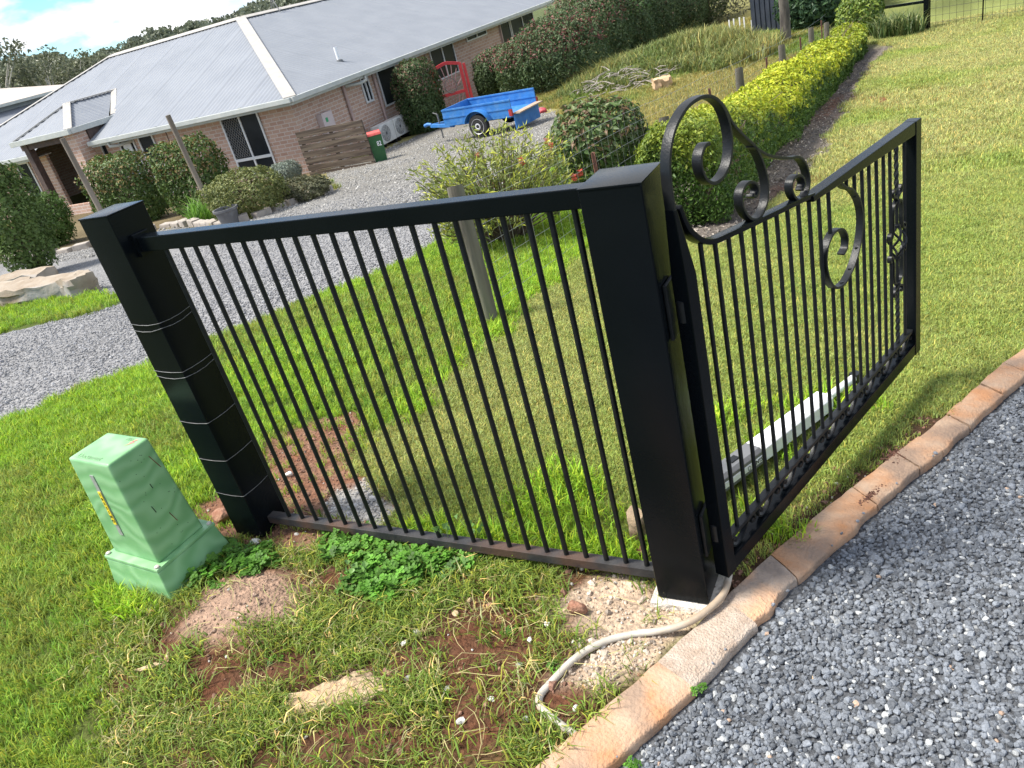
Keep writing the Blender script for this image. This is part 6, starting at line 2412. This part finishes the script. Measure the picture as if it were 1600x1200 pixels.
pa_, pb_ = far(-70, 189, 57), far(118, 132, 62)
ang, ln = frame_from(pa_, pb_)
nh = empty('neighbour_house', (pa_[0], pa_[1], -2.2), ang, label='second house with pale beige roof behind the brick house', cat='house')
ez = 2.0+2.2
M_BEIGE = pm('pale_beige_roof', (.44, .38, .33), (.50, .44, .38), scale=.8, rough=.6)
M_GREYW = pm('blue_grey_wall', (.26, .28, .31), (.31, .33, .36), scale=.8, rough=.7)
DP = 7.5
MB().add([(-.4, -.4, ez), (ln+.4, -.4, ez), (ln+.4, DP, ez), (-.4, DP, ez), (DP/2, DP/2, ez+1.15), (ln-DP/2, DP/2, ez+1.15)], [(0, 1, 5, 4), (1, 2, 5), (2, 3, 4, 5), (3, 0, 4), (3, 2, 1, 0)]).build('roof', M_BEIGE, nh)
MB().box((0, 0, -2), (ln, DP-.4, ez-.02)).build('wall', M_GREYW, nh)
MB().box((-.45, -.47, ez-.12), (ln+.45, -.36, ez+.05)).build('gutter', M_GUT, nh)
wd = MB().box((ln*.62, -.04, ez-1.3), (ln*.75, -.005, ez-.75)).build('window', M_GLASS, nh)
MB().add([(-1, -3.2, ez-1.55), (ln+1, -3.2, ez-1.55), (ln+1, -.05, ez-.35), (-1, -.05, ez-.35)], [(0, 1, 2, 3)]).build('verandah_roof', M_ROOF, nh)

# hills with a forested skyline
us = np.arange(-260, 1500, 30)
rows = []
prof_u = [-260, 0, 60, 130, 200, 300, 430, 500, 700, 1500]
prof_v = [195, 118, 108, 103, 84, 54, 13, -8, -62, -270]
for D, f in ((240, 0.0), (300, .35), (360, .78), (420, 1.0), (520, .75)):
    row = []
    for u in us:
        v = np.interp(u, prof_u, prof_v)
        p = far(u, v+8, 420)
        d = (p[:2]-CAM[:2])/420
        z = -3+(p[2]+5+1.5*math.sin(u*.031)+1.0*math.sin(u*.083))*f
        row.append((CAM[0]+d[0]*D, CAM[1]+d[1]*D, z))
    rows.append(row)
v = np.array(rows).reshape(-1, 3)
nU = len(us)
ii = (np.arange(len(rows)-1)[:, None]*nU+np.arange(nU-1)[None, :]).ravel()
M_HILL = pm('forest_floor', (.07, .085, .05), (.10, .12, .07), scale=.05, rough=1)
me = np_mesh('hills', v, np.stack([ii, ii+1, ii+nU+1, ii+nU], 1), None, None, M_HILL)
smooth(me)
tag(mobj('hills', me), 'wooded hill on the skyline behind the house', None, None, 'structure')
n_t = 3600
ti, tj = rng.uniform(0, nU-1.01, n_t), rng.uniform(.2, len(rows)-1.3, n_t)
i0, j0 = ti.astype(int), tj.astype(int)
fi, fj = (ti-i0)[:, None], (tj-j0)[:, None]
g = np.array(rows)
tc_ = (g[j0, i0]*(1-fi)+g[j0, i0+1]*fi)*(1-fj)+(g[j0+1, i0]*(1-fi)+g[j0+1, i0+1]*fi)*fj
hh_ = rng.uniform(2.5, 5.5, n_t)
pp, cc = [], []
for k in range(n_t):
    m_ = 26
    d = dirs(m_)
    p = d*np.array([2.6, 2.6, 2.0])*rng.uniform(.6, 1.05, (m_, 1))*(hh_[k]/6)
    p[:, 2] += hh_[k]*.75
    pp.append(p+tc_[k])
    cc.append(C3(.15, .17, .115)*rng.uniform(.8, 1.25)*(0.8+.4*rng.random((m_, 1))))  # grey-green gum leaves, paled in colour in place of distance haze
pp, cc = np.concatenate(pp), np.concatenate(cc)
me = leaf_mesh('hill_forest', pp, rng.normal(size=pp.shape)+np.array([0, 0, .6]), rng.uniform(1.0, 2.0, len(pp)), cc, M_FOL, .8)
tag(mobj('hill_forest', me), 'distant gum forest covering the skyline hill', 'forest', None, 'stuff')


# gum trees behind the houses
def gum(u, vbase, vtop, D, w, label, seed, dens=1.0):
    b = far(u, vbase, D)
    z0 = -2.6
    ztop = float(far(u, vtop, D)[2])
    h = ztop-z0
    o = empty('gum_tree', (b[0], b[1], z0), label=label, cat='tree', group='gum trees behind the houses')
    q = random.Random(seed)
    mb = MB()
    mb.tube([(0, 0, -.3), (.1, .1, h*.3), (-.1, .2, h*.55), (.1, .1, h*.85)], [.28, .22, .15, .05], 8)
    P, Cc = [], []
    for k in range(16):
        a = q.uniform(0, 2*PI)
        rr = w*q.uniform(.25, 1)
        cz = h*q.uniform(.5, .97)
        c = np.array([math.cos(a)*rr, math.sin(a)*rr, cz])
        mb.tube([(0, 0, h*.35), tuple(c*.5+np.array([0, 0, h*.22])), tuple(c)], [.10, .06, .02], 5)
        m_ = int(70*dens)
        d = dirs(m_)*np.array([w*.36, w*.36, w*.20])*rng.uniform(.3, 1.05, (m_, 1))
        P.append(d+c)
        Cc.append(C3(.17, .185, .115)*q.uniform(.75, 1.3)*(.7+.6*rng.random((m_, 1))))  # leaf colour lightened to carry the haze
    P, Cc = np.concatenate(P), np.concatenate(Cc)
    mb.build('trunk', pm('pale_gum_bark', (.36, .33, .29), (.50, .47, .42), scale=1.5, rough=.9), o, sm=60)
    mobj('crown', leaf_mesh('crown', P, rng.normal(size=P.shape), rng.uniform(.28, .5, len(P)), Cc, M_FOL, .5), o)
    return o


gum(-5, 150, 58, 85, 3.4, 'tall gum tree at the left edge of the skyline', 1)
gum(38, 140, 88, 92, 3.2, 'gum tree second from the left edge of the skyline', 2)
gum(72, 130, 80, 88, 3.6, 'gum tree in the middle of the skyline group', 3)
gum(108, 120, 84, 92, 3.6, 'gum tree with pale branches just left of the brick house roof', 4)
gum(145, 110, 92, 96, 3.2, 'low gum tree touching the brick house roof', 5)
gum(15, 150, 100, 100, 4.0, 'dense gum tree behind the beige roof', 6, 1.6)
gum(58, 140, 105, 104, 4.2, 'low dense gum tree behind the ridge of the beige roof', 7, 1.6)
gum(95, 130, 104, 106, 4.2, 'low dense gum tree right of the beige roof', 8, 1.6)
gum(-60, 160, 60, 90, 4.0, 'gum tree just outside the left edge', 9)
